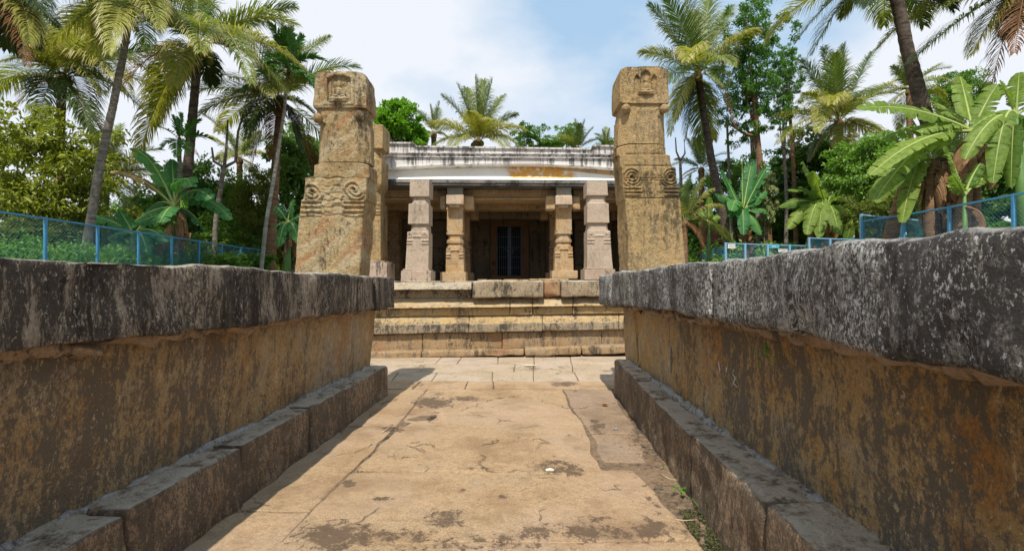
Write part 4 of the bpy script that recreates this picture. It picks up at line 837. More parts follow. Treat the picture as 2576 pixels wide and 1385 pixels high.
fence('raised blue mesh fence between the signs and the near right fence', [(X_(p, 21.), 21.) for p in (2035, 2088, 2137, 2190, 2245)], [Z_(p, 21.) for p in (597, 599, 600.5, 602, 604)], 1.6, MT['blue_pale'], MT['blue_wire'], .07, .1, .0028)
# signs
MT['sg_white'] = simple_mat('sign_white', (.75, .72, .7), .5, .04); MT['sg_blue'] = simple_mat('sign_blue', (.02, .36, .62), .5, .04)
MT['sg_red'] = simple_mat('sign_faded_print', (.5, .35, .3), .6, .05); MT['sg_navy'] = simple_mat('sign_navy_print', (.12, .17, .32), .6, .05)
def sign(label, px0, px1, py0, py1, board, inkm, lines, seed):
    Y = YBf - .09; rs = random.Random(seed)
    a = X_(px0, Y); b = X_(px1, Y); z0 = Z_(py1, Y); z1 = Z_(py0, Y)
    e = empty('sign_board', ((a + b) / 2, Y, z0), label, 'sign')
    make('board', *simple_box(a, b, Y, Y + .02, z0, z1), MT[board], e, False)
    parts = []
    for (t, x0, x1, h) in lines:                       # rounded loops of small letters, too far away to read
        zc_ = z0 + (z1 - z0) * t; x = a + (b - a) * x0; hh = (z1 - z0) * h
        while x < a + (b - a) * x1:
            w_ = hh * rs.uniform(.5, 1.0)
            if rs.random() < .85:
                th = hh * .17
                parts += [simple_box(x, x + w_ * .7, Y - .004, Y - .001, zc_ + hh * .38, zc_ + hh * .38 + th), simple_box(x, x + th, Y - .004, Y - .001, zc_ - hh * .4, zc_ + hh * .38), simple_box(x + w_ * .6, x + w_ * .6 + th, Y - .004, Y - .001, zc_ - hh * .4, zc_ + hh * rs.uniform(.1, .38))]
            x += w_ * 1.05
    make('lettering', *merge(parts), MT[inkm], e, False)
sign('small white sign with faded lines, leftmost on the far blue fence', 1831, 1849.5, 613.5, 624.5, 'sg_white', 'sg_red', [(.68, .15, .9, .14), (.5, .1, .95, .14), (.3, .2, .85, .14)], 1)
sign('bright blue sign with white lettering on the far blue fence', 1936.5, 1959.5, 616.5, 624, 'sg_blue', 'sg_white', [(.5, .08, .93, .5)], 2)
sign('white sign with dark lettering, hanging lower right of the blue sign', 1958, 1981, 626, 633.5, 'sg_white', 'sg_navy', [(.6, .1, .92, .34), (.25, .3, .8, .2)], 3)
# ---------------------------------------------------------------- people seen over the right wall
MT['skin'] = simple_mat('brown_skin', (.22, .115, .07), .5, .05); MT['hair'] = simple_mat('black_hair', (.012, .01, .01), .5, .2, 60); MT['hair2'] = simple_mat('dark_brown_hair', (.045, .022, .016), .5, .25, 60)
def skinobj(name, pts, edges, rad, mat, parent, root=0):
    me = bpy.data.meshes.new(name); me.from_pydata([tuple(p) for p in pts], edges, []); me.materials.append(mat)
    o = link(name, me, parent); md = o.modifiers.new('skin', 'SKIN'); md.use_smooth_shade = True
    for i, r in enumerate(rad): me.skin_vertices[0].data[i].radius = r if isinstance(r, tuple) else (r, r)
    for i in range(len(pts)): me.skin_vertices[0].data[i].use_root = (i == root)
    s = o.modifiers.new('sub', 'SUBSURF'); s.levels = 1; s.render_levels = 2; return o
def person(label, px, headpy, Y, face, hairm, shirt, trous, raise_arm):
    ztop = Z_(headpy, Y); Hh = 1.62; p = empty('person', (X_(px, Y), Y, ztop - Hh), label, 'person', rz=face)
    k = Hh / 1.7
    J = dict(pel=(0, 0, .95), wa=(0, 0, 1.1), ch=(0, 0, 1.3), ne=(0, -.01, 1.46), he=(0, -.02, 1.56), ht=(0, -.01, 1.64), sL=(.16, 0, 1.39), eL=(.24, .02, 1.12), wL=(.24, -.08, .88), hL=(.24, -.1, .8),
             sR=(-.16, 0, 1.39), eR=(-.24, .02, 1.12), wR=(-.24, -.08, .88), hR=(-.24, -.1, .8), kL=(.1, -.01, .5), aL=(.1, .02, .09), tL=(.1, -.14, .03), kR=(-.1, -.01, .5), aR=(-.1, .02, .09), tR=(-.1, -.14, .03), hpL=(.09, 0, .9), hpR=(-.09, 0, .9))
    if raise_arm: J['eL'] = (.3, -.05, 1.5); J['wL'] = (.26, -.12, 1.72); J['hL'] = (.25, -.13, 1.8)
    nm = list(J); P = [np.array(J[n]) * k for n in nm]; E = [('pel', 'wa'), ('wa', 'ch'), ('ch', 'ne'), ('ne', 'he'), ('he', 'ht'), ('ch', 'sL'), ('sL', 'eL'), ('eL', 'wL'), ('wL', 'hL'), ('ch', 'sR'), ('sR', 'eR'), ('eR', 'wR'), ('wR', 'hR'), ('pel', 'hpL'), ('pel', 'hpR'), ('hpL', 'kL'), ('kL', 'aL'), ('aL', 'tL'), ('hpR', 'kR'), ('kR', 'aR'), ('aR', 'tR')]
    rad = dict(pel=(.14, .1), wa=(.12, .09), ch=(.15, .1), ne=.055, he=(.085, .1), ht=(.06, .08), sL=.06, eL=.042, wL=.03, hL=.035, sR=.06, eR=.042, wR=.03, hR=.035, kL=.06, aL=.042, tL=.035, kR=.06, aR=.042, tR=.035, hpL=.09, hpR=.09)
    skinobj('body', P, [(nm.index(a), nm.index(b)) for a, b in E], [rad[n] for n in nm], MT['skin'], p)
    def sub(name, keys, E2, grow, mat): skinobj(name, [np.array(J[q]) * k for q in keys], [(keys.index(a), keys.index(b)) for a, b in E2], [tuple(v + grow for v in (rad[q] if isinstance(rad[q], tuple) else (rad[q],) * 2)) for q in keys], mat, p)
    sub('shirt', ['pel', 'wa', 'ch', 'sL', 'eL', 'sR', 'eR'], [('pel', 'wa'), ('wa', 'ch'), ('ch', 'sL'), ('sL', 'eL'), ('ch', 'sR'), ('sR', 'eR')], .018, shirt)
    sub('trousers', ['pel', 'hpL', 'hpR', 'kL', 'kR', 'aL', 'aR'], [('pel', 'hpL'), ('pel', 'hpR'), ('hpL', 'kL'), ('kL', 'aL'), ('hpR', 'kR'), ('kR', 'aR')], .02, trous)
    V, Fc = ell(0, .018 * k, 1.618 * k, .105, .118, .1, 10); V = V + .012 * np.c_[fbm(V * 20, 1, 3), fbm(V * 20, 2, 3), fbm(V * 20, 3, 3)]; keep = [f for f in Fc if not (V[list(f), 1].mean() < -.055 and V[list(f), 2].mean() < 1.62 * k)]
    link('hair', mesh('hair', V, keep, hairm), p)
    V, Fc = merge([ell(0, -.125 * k, 1.545 * k, .014, .02, .022, 5), ell(.1 * k, 0, 1.56 * k, .012, .02, .03, 5), ell(-.1 * k, 0, 1.56 * k, .012, .02, .03, 5)]); link('face', mesh('face', V, Fc, MT['skin']), p)
person('person with short black hair and a blue top, facing right behind the right wall', 2015, 620.5, 22, R(75), MT['hair'], simple_mat('blue_top', (.06, .22, .45), .8, .1), simple_mat('dark_trousers', (.04, .04, .05), .8), False)
person('person with brown hair and one arm raised in a pale turquoise sleeve', 2049, 618.5, 21, R(-10), MT['hair2'], simple_mat('turquoise_top', (.25, .55, .52), .8, .1), simple_mat('grey_trousers', (.12, .12, .13), .8), True)
# ---------------------------------------------------------------- vegetation builders
def far(px, Y):
    '''plants between the right pillar and the big bananas stand beyond the far fences'''
    if 1640 < px < 2170 and Y > 13: n = 26 + (Y - 15) * .7; return n, n / Y
    return Y, 1.
rng = np.random.default_rng(7)
def frond_arrays(rach, L, n=52, lf=.22, lw=.011, droop=.5, seed=0, start=.14, fwd=(25, 62), lift=.25, rr=.02):
    """palm frond along rachis points (m,3): leaflets both sides; returns V,F(list),mat index,tip"""
    rs = np.random.default_rng(seed); m = len(rach); V, Fc, MI, TP = [], [], [], []; o = 0
    s = np.linspace(0, 1, m); T = np.gradient(rach, axis=0); T /= np.linalg.norm(T, axis=1, keepdims=True)
    v, f = tube(rach, rr * L / 4 * (1 - .85 * s) + .002, 4, False); V.append(v); Fc += f; MI += [1] * len(f); TP += [0] * len(v); o = len(v)
    up = np.array((0, 0, 1.)); hz = rach[-1] - rach[0]; hz[2] = 0; hz /= np.linalg.norm(hz) + 1e-6; side0 = np.cross(hz, up)
    for i in range(n):
        t = start + (1 - start) * (i + .5) / n; c = np.array([np.interp(t, s, rach[:, k]) for k in range(3)]); tg = np.array([np.interp(t, s, T[:, k]) for k in range(3)]); tg /= np.linalg.norm(tg)
        sd = side0 - tg * np.dot(side0, tg); sd /= np.linalg.norm(sd) + 1e-9; nn = np.cross(sd, tg)
        u = (t - start) / (1 - start); pr = math.sin(math.pi * min(1, .16 + .80 * u ** .85)) ** .7; a = R(fwd[0] + (fwd[1] - fwd[0]) * u)
        for sg in (-1, 1):
            if rs.random() < .04: continue
            l = lf * L * pr * rs.uniform(.75, 1.12); d = sd * sg * math.cos(a) + tg * math.sin(a) + nn * (lift + rs.uniform(-.16, .16)) + tg * rs.uniform(-.1, .1); d /= np.linalg.norm(d)
            p = c.copy(); w0 = lw * L * rs.uniform(.8, 1.15); pts = [p.copy()]; ds = [d.copy()]
            for k in range(3):
                p = p + d * l / 3; pts.append(p.copy()); d = d + np.array((rs.uniform(-.1, .1), rs.uniform(-.1, .1), -droop * (.4 + .6 * k) * rs.uniform(.6, 1.5))); d /= np.linalg.norm(d); ds.append(d.copy())
            for k, wf in enumerate((.55, 1, .8)):
                wv = np.cross(ds[k], nn); wv = wv / (np.linalg.norm(wv) + 1e-9) * w0 * wf; V.append(np.array((pts[k] - wv, pts[k] + wv))); TP += [k / 3, k / 3]
            V.append(pts[3][None]); TP.append(1); Fc += [(o, o + 1, o + 3, o + 2), (o + 2, o + 3, o + 5, o + 4), (o + 4, o + 5, o + 6)]; MI += [0, 0, 0]; o += 7
    return np.concatenate(V), Fc, MI, TP
def frond_mesh(name, rach, L, mats, **k):
    V, Fc, MI, TP = frond_arrays(rach, L, **k); me = mesh(name, V, Fc, mats, False); me.polygons.foreach_set('material_index', MI)
    at = me.attributes.new('tip', 'FLOAT', 'POINT'); at.data.foreach_set('value', np.array(TP, np.float32)); return me
def rach_curve(e0, bend, L=1., n=14):
    a = R(e0) - R(bend) * np.linspace(0, 1, n) ** 1.3; d = np.c_[0 * a, np.cos(a), np.sin(a)] * L / (n - 1); return np.concatenate((np.zeros((1, 3)), np.cumsum(d, 0)[:-1]))
FM = {}
def gen_fronds():
    G = [MT['fr_green'], MT['rachis']]; Y = [MT['fr_yell'], MT['rachis']]; D = [MT['fr_dead'], MT['rach_d']]; A = [MT['fr_areca'], MT['rachis']]
    for i, (e, b, dr, ms) in enumerate(((78, 35, .12, G), (55, 62, .22, G), (30, 75, .35, G), (8, 70, .45, Y), (-20, 55, .5, Y), (-50, 32, .4, D), (66, 45, .15, G), (42, 70, .3, Y))):
        FM[i] = frond_mesh('frond', rach_curve(e, b), 1., ms, droop=dr * 2.0, seed=i, n=96, lf=.29, lw=.0047)
    for i, (e, b) in enumerate(((75, 50), (50, 80), (25, 85), (0, 70))): FM[('a', i)] = frond_mesh('frond', rach_curve(e, b), 1., A, droop=.3, seed=20 + i, n=20, lf=.34, lw=.026, fwd=(30, 60), start=.2)
gen_fronds()
nutmesh = None
def trunk(root, pts, r0, r1, mat, name='trunk', rings=.03, n=10, seg=70):
    pts = np.asarray(pts, float); t = np.linspace(0, 1, len(pts)); d = np.r_[0, np.cumsum(np.linalg.norm(np.diff(pts, axis=0), axis=1))]; d /= d[-1]
    u = np.linspace(0, 1, seg); q = np.c_[[np.interp(u, d, pts[:, k]) for k in range(3)]].T
    for _ in range(6): q[1:-1] = (q[:-2] + 2 * q[1:-1] + q[2:]) / 4
    r = r0 + (r1 - r0) * u; r = r * (1 + .35 * np.exp(-u * 18)) * (1 + rings * 2 * ((np.arange(seg) % 2) - .5)) ; V, Fc = tube(q, r, n); V += .12 * r1 * np.c_[fbm(V * 3, 1, 2), fbm(V * 3, 2, 2), 0 * V[:, 0]]
    return make(name, V, Fc, mat, root)
def palm(label, path, Y, L, group, tr=(.15, .11), bark='bk_grey', tips=None, auto=None, nuts=0, seed=0, kind='c', name='coconut_palm', dead=0, cat='palm tree', shaft=0, autoscale=1.0, low=-25):
    """path: photo points from crown to root. tips: (px,py,dY,type[,arch]) hand placed fronds; auto: number of further generic fronds"""
    global nutmesh
    Y, kf = far(path[-1][0], Y); L = L * kf; tr = (tr[0] * kf, tr[1] * kf); shaft = shaft * kf
    rs = random.Random(seed); P = [U(a, b, Y) for a, b in path][::-1]; bx, by = P[0][0], P[0][1]; hz = float(H(bx, by)) - .1
    P[0] = np.array((bx, by, min(P[0][2], hz)))
    if P[0][2] > hz - .01 or True: P[0][2] = hz
    r = empty(name, (bx, by, hz), label, cat, group); c = U(*path[0], Y)
    trunk(r, P, tr[0], tr[1], MT[bark])
    G = [MT['fr_green'], MT['rachis']]; Yl = [MT['fr_yell'], MT['rachis']]; D = [MT['fr_dead'], MT['rach_d']]; DK = [MT['fr_dark'], MT['rach_d']]; AR = [MT['fr_areca'], MT['rachis']]
    mats = dict(g=G, y=Yl, d=D, k=DK, a=AR)
    if shaft:
        V, Fc = tube([c + (0, 0, -shaft), c + (0, 0, -shaft * .5), c + (0, 0, .05)], (tr[1] * 1.15, tr[1] * 1.4, tr[1] * .8), 8); make('crownshaft', V, Fc, MT['shaft'], r)
    for i, tp in enumerate(tips or []):
        px, py, dY, ty = tp[:4]; tip = U(px, py, Y + dY * kf); d = tip - c; Lc = np.linalg.norm(d); arch = tp[4] if len(tp) > 4 else (.28 if d[2] < .3 * Lc else .1)
        mid = c + d * .5 + np.array((0, 0, arch * Lc * 1.25)); rach = bez(c, mid, tip, 16); LL = max(Lc * 1.1, .55 * L) 
        dr = dict(g=.6, y=.85, d=.9, k=.8, a=.35)[ty]
        kw = dict(n=118, lf=.30 * L / LL * min(1, LL / L + .15) , lw=.0048 * L / LL, droop=dr, seed=seed * 50 + i)
        if ty == 'd': kw.update(n=50, lf=kw['lf'] * .75)
        if ty == 'a': kw = dict(n=22, lf=.34, lw=.026, droop=.3, seed=seed * 50 + i)
        me = frond_mesh('frond', rach - c, LL, mats[ty], **kw); link('frond', me, r, c - np.array(r.location))
    for i in range(auto or 0):
        u = (i + .5) / auto; az = i * 2.39996 + rs.uniform(-.2, .2)
        if kind == 'a': me = FM[('a', min(3, int(u * 4)))]
        else: me = FM[0 if u < .14 else 6 if u < .28 else 1 if u < .42 else 7 if u < .55 else 2 if u < .7 else 3 if u < .88 else 4]
        link('frond', me, r, c - np.array(r.location), (rs.uniform(-.1, .1), rs.uniform(-.1, .1), az), L * rs.uniform(.85, 1.08) * autoscale)
    for i in range(dead): link('frond', FM[5], r, c - np.array(r.location), (0, 0, rs.uniform(0, 6.3)), L * .8)
    if nuts:
        if nutmesh is None:
            V, Fc = ell(0, 0, 0, .11, .11, .14, 7); nutmesh = mesh('coconut', V, Fc, MT['nut'])
        for i in range(nuts):
            a = rs.uniform(0, 6.28); q = rs.uniform(.2, .5); link('coconut', nutmesh, r, c - np.array(r.location) + np.array((q * math.cos(a), q * math.sin(a), -rs.uniform(.1, .5))), (rs.uniform(-.5, .5), rs.uniform(-.5, .5), 0))
    # fibrous heart of the crown
    V, Fc = ell(c[0], c[1], c[2] - .1, tr[1] * 1.3, tr[1] * 1.3, .26, 6); make('crown_heart', V, Fc, MT['bk_brown'], r)
    return r
GP = 'coconut palms around the temple yard'
palm('coconut palm heavy with green coconuts, far left of the picture', [(150, 195), (147, 300), (146, 470), (148, 660)], 20, 4.3, GP, (.2, .15), 'bk_brown',
     [(5, 150, -2, 'y'), (-20, 60, 0, 'g'), (70, 20, 1, 'g'), (150, -10, 0, 'g'), (230, 30, 1, 'g'), (350, 165, -1.5, 'y'), (395, 120, 1, 'g'), (385, 310, 0, 'g'), (320, 235, -3, 'y'), (90, 300, -2, 'k'), (215, 320, -2, 'k'), (0, 330, -1, 'd', .35), (-40, 250, 1, 'y'), (250, 110, -3, 'y'), (60, 110, -3, 'y')], nuts=16, seed=1, auto=9, dead=1)
palm('tall dark-trunked coconut palm leaning right, brown frond hanging at its left', [(492, 110), (488, 200), (472, 400), (452, 560), (437, 690)], 18, 4.2, GP, (.2, .13), 'bk_dark',
     [(180, 45, 0, 'y'), (300, -20, 2, 'g'), (430, -110, 0, 'g'), (560, -100, 1, 'g'), (735, 12, 1, 'g'), (770, 182, 0, 'y'), (628, 205, -3, 'y', .35), (745, 268, 0, 'y', .3), (500, 128, -4, 'y', .25), (288, 235, -1, 'd', .3), (385, 315, 2, 'g', .3), (342, 400, 1, 'y', .25), (530, 210, 1.5, 'k', .15), (350, 52, -2, 'g'), (640, 60, 3, 'g')], nuts=14, seed=2, auto=5)
palm('coconut palm with a slim grey leaning trunk, crown cut by the top edge', [(322, 18), (312, 90), (287, 230), (245, 430), (200, 650)], 14.5, 2.9, GP, (.13, .085), 'bk_grey',
     [(110, 118, 0, 'y'), (175, 60, -1, 'g'), (268, 130, -2, 'y', .3), (362, 118, -1, 'g', .3), (430, 25, 0, 'g'), (400, -70, 0, 'g'), (250, -80, 0, 'g'), (330, -100, 0, 'g'), (150, -20, 1, 'g'), (480, 90, 1.5, 'g'), (230, 90, 1, 'y'), (395, 70, -2, 'y')], seed=3, auto=4)
palm('coconut palm with a brown dead frond, left of the left carved pillar', [(703, 250), (697, 330), (688, 480), (677, 660)], 21, 4.0, GP, (.2, .15), 'bk_brown',
     [(480, 225, 0, 'g', .12), (492, 292, -1, 'y', .25), (630, 418, -1, 'd', .3), (752, 380, 0, 'k', .3), (800, 300, 0, 'g', .25), (835, 170, 2, 'y', .1), (790, 210, -2, 'y'), (650, 165, 1, 'g'), (620, 345, -2, 'k', .3), (700, 110, 1, 'g'), (570, 190, 1, 'g'), (560, 250, -2, 'y'), (680, 400, 1, 'd', .25), (545, 330, 2, 'y', .2)], nuts=7, seed=4, dead=1, auto=6)
palm('slim areca palm with a dense dark tuft high beside the left carved pillar', [(722, 175), (713, 270), (690, 430), (668, 560), (652, 670)], 19.5, 2.0, 'areca palms', (.08, .055), 'bk_pale',
     [(655, 38, 0, 'g'), (697, 25, 0, 'g'), (735, 60, 0, 'g'), (826, 88, 0, 'y', .1), (805, 148, 0, 'a', .3), (780, 190, 0, 'a', .35), (668, 160, 0, 'a', .35), (760, 90, 0, 'a', .2), (690, 90, -.5, 'a', .2), (720, 70, -.5, 'a', .2), (745, 190, -1, 'a', .3), (700, 180, -.8, 'a', .3)], seed=5, kind='a', auto=8, name='areca_palm', autoscale=.9)
palm('small areca palm above the banana plant on the left', [(448, 352), (450, 400), (444, 520), (440, 660)], 16.6, 1.15, 'areca palms', (.07, .05), 'bk_grey',
     [(385, 318, 0, 'a', .2), (430, 290, 0, 'a', .05), (455, 285, 0, 'a', .05), (500, 300, 0, 'a', .1), (545, 360, 0, 'a', .25), (400, 375, 0, 'a', .3), (440, 395, -.6, 'a', .35), (500, 400, 0, 'd', .3), (470, 385, -.5, 'a', .3)], seed=6, kind='a', name='areca_palm', shaft=.7)
palm('yellowish coconut palm behind the pollarded trunk on the left', [(600, 400), (602, 500), (600, 650)], 26, 2.7, GP, (.18, .14), 'bk_brown', [(665, 470, 0, 'y', .3), (690, 400, 0, 'y'), (520, 340, 0, 'y'), (540, 400, 0, 'y', .3), (600, 310, 0, 'y'), (560, 320, 0, 'y'), (650, 330, 0, 'y')], seed=7, auto=6)
palm('coconut palm hidden behind the leaning grey trunk, fronds reaching right', [(265, 445), (262, 560), (262, 660)], 24, 3.0, GP, (.18, .14), 'bk_grey', [(395, 432, 0, 'y', .12), (345, 500, 0, 'y', .3), (375, 395, 0, 'y', .05), (300, 340, 0, 'g'), (200, 380, 0, 'g'), (240, 330, 0, 'g')], seed=8, auto=8)
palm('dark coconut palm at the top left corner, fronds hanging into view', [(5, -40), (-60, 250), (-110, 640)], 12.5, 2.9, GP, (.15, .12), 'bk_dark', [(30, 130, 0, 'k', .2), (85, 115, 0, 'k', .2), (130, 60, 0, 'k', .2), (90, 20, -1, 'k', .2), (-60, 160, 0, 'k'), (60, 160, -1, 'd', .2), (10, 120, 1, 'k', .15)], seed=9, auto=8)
palm('big coconut palm rising behind the middle of the temple roof', [(1203, 356), (1203, 420), (1203, 640)], 24, 3.1, 'palms behind the temple roof', (.2, .16), 'bk_brown',
     [(1194, 190, 0, 'g', .04), (1150, 212, 0, 'g', .06), (1112, 240, 0, 'g', .12), (1238, 199, 0, 'g', .04), (1299, 287, 0, 'g', .15), (1321, 326, -1, 'y', .25), (1310, 372, -1, 'y', .3), (1076, 310, -1, 'y', .2), (1078, 375, -1, 'y', .25), (1133, 375, -2, 'y', .3), (1277, 380, -2, 'y', .3), (1215, 200, 1, 'g', .04), (1180, 280, -2, 'y', .15), (1240, 300, -2, 'y', .2), (1172, 220, 1, 'g', .05), (1265, 240, 1, 'g', .08)], seed=10, nuts=5)
palm('smaller dark palm left of the big one behind the temple roof', [(1090, 335), (1090, 420), (1090, 640)], 30, 2.1, 'palms behind the temple roof', (.18, .15), 'bk_dark', [(1080, 262, 0, 'g', .05), (1105, 255, 0, 'g', .05), (1060, 290, 0, 'g', .1), (1120, 300, 0, 'g', .1), (1060, 340, 0, 'y', .3), (1125, 345, 0, 'y', .3), (1070, 350, -1, 'y', .3)], seed=11, auto=4)
palm('upright green palm behind the right half of the temple roof', [(1455, 375), (1455, 450), (1455, 640)], 26, 1.7, 'palms behind the temple roof', (.18, .15), 'bk_brown', [(1445, 300, 0, 'g', .03), (1472, 300, 0, 'g', .05), (1420, 320, 0, 'g', .08), (1492, 320, 0, 'g', .08), (1410, 350, 0, 'g', .1), (1500, 350, 0, 'g', .15), (1458, 310, -1, 'g', .03)], seed=12, auto=3)
palm('small far palm beside the right carved pillar above the roof', [(1525, 368), (1525, 440), (1525, 640)], 32, 1.5, 'palms behind the temple roof', (.18, .15), 'bk_dark', [(1515, 325, 0, 'g', .05), (1535, 322, 0, 'g', .05), (1500, 345, 0, 'g', .1), (1548, 345, 0, 'g', .1)], seed=13, auto=5)
palm('tall coconut palm leaning over the right carved pillar, brown dead frond on its right', [(1759, 185), (1768, 260), (1790, 400), (1815, 520), (1842, 650)], 19, 3.1, GP, (.17, .12), 'bk_dark',
     [(1634, 8, 0, 'g', .1), (1721, -30, 0, 'g', .05), (1613, 128, 0, 'y', .15), (1790, -20, 1, 'g', .05), (1908, 75, -1, 'y', .15), (1687, 335, -1, 'y', .35), (1728, 345, 0, 'k', .25), (1852, 322, -1, 'd', .35), (1692, 205, -2, 'g', .2), (1842, 15, 1, 'g', .08), (1766, 375, 1, 'g', .2), (1822, 212, -2, 'g', .25), (1728, 150, -3, 'y', .3), (1660, 60, 1, 'g', .08), (1700, 300, 1, 'g', .3)], seed=14, nuts=5, auto=6)
palm('bushy coconut palm in the middle of the right side, fan of upright fronds', [(2113, 305), (2116, 370), (2124, 480), (2136, 640)], 20, 2.9, GP, (.18, .13), 'bk_dark',
     [(2019, 150, 0, 'g', .08), (2072, 118, 0, 'g', .05), (2128, 110, 0, 'g', .03), (2198, 130, 0, 'g', .06), (2280, 190, 0, 'y', .1), (1950, 290, 0, 'y', .12), (1958, 360, -1, 'y', .25), (1970, 416, 0, 'd', .3), (2222, 330, -1, 'y', .2), (2236, 370, 0, 'y', .25), (2030, 232, -1, 'y', .15), (2176, 415, 0, 'd', .3), (2060, 330, -3, 'y', .3), (2160, 250, -2, 'y', .15), (2095, 260, -3, 'y', .25), (2040, 400, 0, 'y', .25), (2130, 400, -1, 'y', .2)], seed=15, auto=8)
palm('tall leaning coconut palm on the right, thick dark trunk out of the top edge', [(2235, -75), (2262, -10), (2290, 130), (2330, 290), (2400, 450), (2505, 640)], 12.8, 2.9, GP, (.21, .14), 'bk_dark',
     [(2046, 132, 0, 'k', .25), (2010, 98, 0, 'k', .2), (2190, 8, -1, 'k', .2), (2120, 40, 1, 'g', .2), (2405, 18, 0, 'k', .25), (2330, 60, 1, 'g', .25), (2070, -60, 0, 'g'), (2420, -80, 0, 'g'), (2230, 60, 2, 'y', .2)], seed=16, auto=4)
palm('coconut palm behind the leaning trunk, loose yellow fronds', [(2292, 225), (2292, 400), (2292, 640)], 25, 2.4, GP, (.18, .14), 'bk_brown', [(2250, 165, 0, 'g', .08), (2300, 140, 0, 'g', .05), (2370, 160, 0, 'g', .1), (2240, 230, 0, 'y', .2), (2380, 240, 0, 'y', .2), (2230, 280, 0, 'y', .2)], seed=17, auto=6)
palm('coconut palm at the top right corner with brown hanging fronds', [(2600, -50), (2660, 250), (2700, 640)], 12.2, 3.1, GP, (.17, .13), 'bk_dark', [(2300, 150, 0, 'k', .1), (2452, 132, 0, 'y', .2), (2490, 245, 0, 'd', .2), (2560, 130, -1, 'd', .2), (2385, 15, 0, 'g', .15), (2600, 200, 0, 'y', .2), (2540, 90, 1, 'k', .2), (2450, -60, 0, 'g')], seed=18, auto=5)
palm('small coconut palm behind the leaning palm trunk beside the right pillar', [(1765, 425), (1765, 520), (1765, 650)], 26, 2.0, GP, (.16, .13), 'bk_brown', [(1700, 400, 0, 'g', .15), (1830, 410, 0, 'g', .15), (1730, 350, 0, 'g', .08), (1790, 340, 0, 'g', .06), (1710, 450, 0, 'y', .25)], seed=19, auto=7)
palm('young low palm with yellow-green fronds touching the right pillar', [(1722, 560), (1722, 640)], 15, 1.6, GP, (.1, .09), 'bk_brown', [(1790, 478, 0, 'y', .18), (1770, 450, 0, 'y', .1), (1815, 520, 0, 'y', .25), (1740, 440, 0, 'g', .08), (1800, 560, 0, 'y', .3), (1770, 620, -.5, 'd', .3), (1690, 450, 0, 'g', .1)], seed=20, auto=3)
palm('low coconut palm behind the big banana plants on the right', [(2400, 400), (2405, 520), (2410, 640)], 20, 2.6, GP, (.18, .14), 'bk_grey', [(2300, 370, 0, 'y', .15), (2500, 400, 0, 'y', .2), (2470, 470, 0, 'y', .3), (2340, 470, 0, 'y', .3), (2420, 290, 0, 'g', .05)], seed=21, auto=8)
# ---- leaves as real small faces
def leaf_cloud(C, D, size, asp=.42, fold=.18, rs=rng):
    """C centres, D outward directions; rhombic folded leaves"""
    n = len(C); d = D + rs.normal(0, .55, (n, 3)); d[:, 2] -= .25; d /= np.linalg.norm(d, axis=1, keepdims=True)
    u = rs.normal(0, .6, (n, 3)) + np.array((0, 0, 1.)); w_ = np.cross(d, u); w_ /= np.linalg.norm(w_, axis=1, keepdims=True) + 1e-9; nn = np.cross(w_, d)
    s = size * rs.uniform(.65, 1.25, (n, 1)); a = C - d * s * .5; b = C + d * s * .5; m = C - d * s * .05
    l = m + w_ * s * asp * .5 + nn * s * fold; r = m - w_ * s * asp * .5 + nn * s * fold
    V = np.stack((a, l, b, r), 1).reshape(-1, 3); k = np.arange(n)[:, None] * 4
    F_ = np.concatenate((k + [0, 1, 2], k + [0, 2, 3]), 1).reshape(-1, 3); return V, F_
def crown_mesh(name, rad, ncl, per, lsize, mat, seed=0, asp=.42, shell=.55, clr=.22, lobes=True):
    rs = np.random.default_rng(seed); rad = np.array(rad, float)
    d = rs.normal(0, 1, (ncl, 3)); d /= np.linalg.norm(d, axis=1, keepdims=True)
    k = rs.uniform(shell, 1, (ncl, 1)) ** .8; bump = 1 + .28 * vnoise(d * 2.2 + seed, seed)[:, None] if lobes else 1
    cc = d * k * bump * rad; cr = clr * rad.mean() * rs.uniform(.6, 1.25, ncl)
    idx = np.repeat(np.arange(ncl), per); g_ = rs.normal(0, 1, (len(idx), 3)); g_ /= np.linalg.norm(g_, axis=1, keepdims=True) + 1e-9
    q = rs.uniform(.35, 1.05, (len(idx), 1)); off = g_ * q * cr[idx][:, None]; off[:, 2] *= .62
    V, F_ = leaf_cloud(cc[idx] + off, g_ * .8 + d[idx] * .3, lsize, asp, rs=rs); return mesh(name, V, F_, mat, False), cc
CM = {}
def crown_get(key):
    if key not in CM:
        a = dict(olive=((1, .8, 1), 190, 62, .085, 'lf_olive', .3, .42, .2), dark=((1, .8, 1), 170, 60, .1, 'lf_dark', .35, .45, .24), mid=((1, .8, 1), 170, 60, .1, 'lf_mid', .35, .45, .24),
                 bright=((1, .9, 1), 110, 55, .16, 'lf_bright', .3, .5, .27), fresh=((1, .8, 1), 75, 40, .14, 'lf_fresh', .3, .45, .22), feather=((.6, .6, 1), 300, 46, .05, 'lf_fresh', .15, .3, .105),
                 dark2=((1, .8, 1), 190, 55, .12, 'lf_dark', .3, .5, .24), mid2=((1, .8, .9), 150, 60, .12, 'lf_mid', .3, .4, .26), big=((1, .9, .8), 60, 22, .26, 'lf_mid', .2, .6, .3), pale=((.5, .5, 1), 60, 24, .16, 'lf_pale', .2, .8, .25))[key]
        CM[key] = crown_mesh('crown', a[0], a[1], a[2], a[3], MT[a[4]], seed=len(CM) + 3, shell=a[5], asp=a[6], clr=a[7])
    return CM[key]
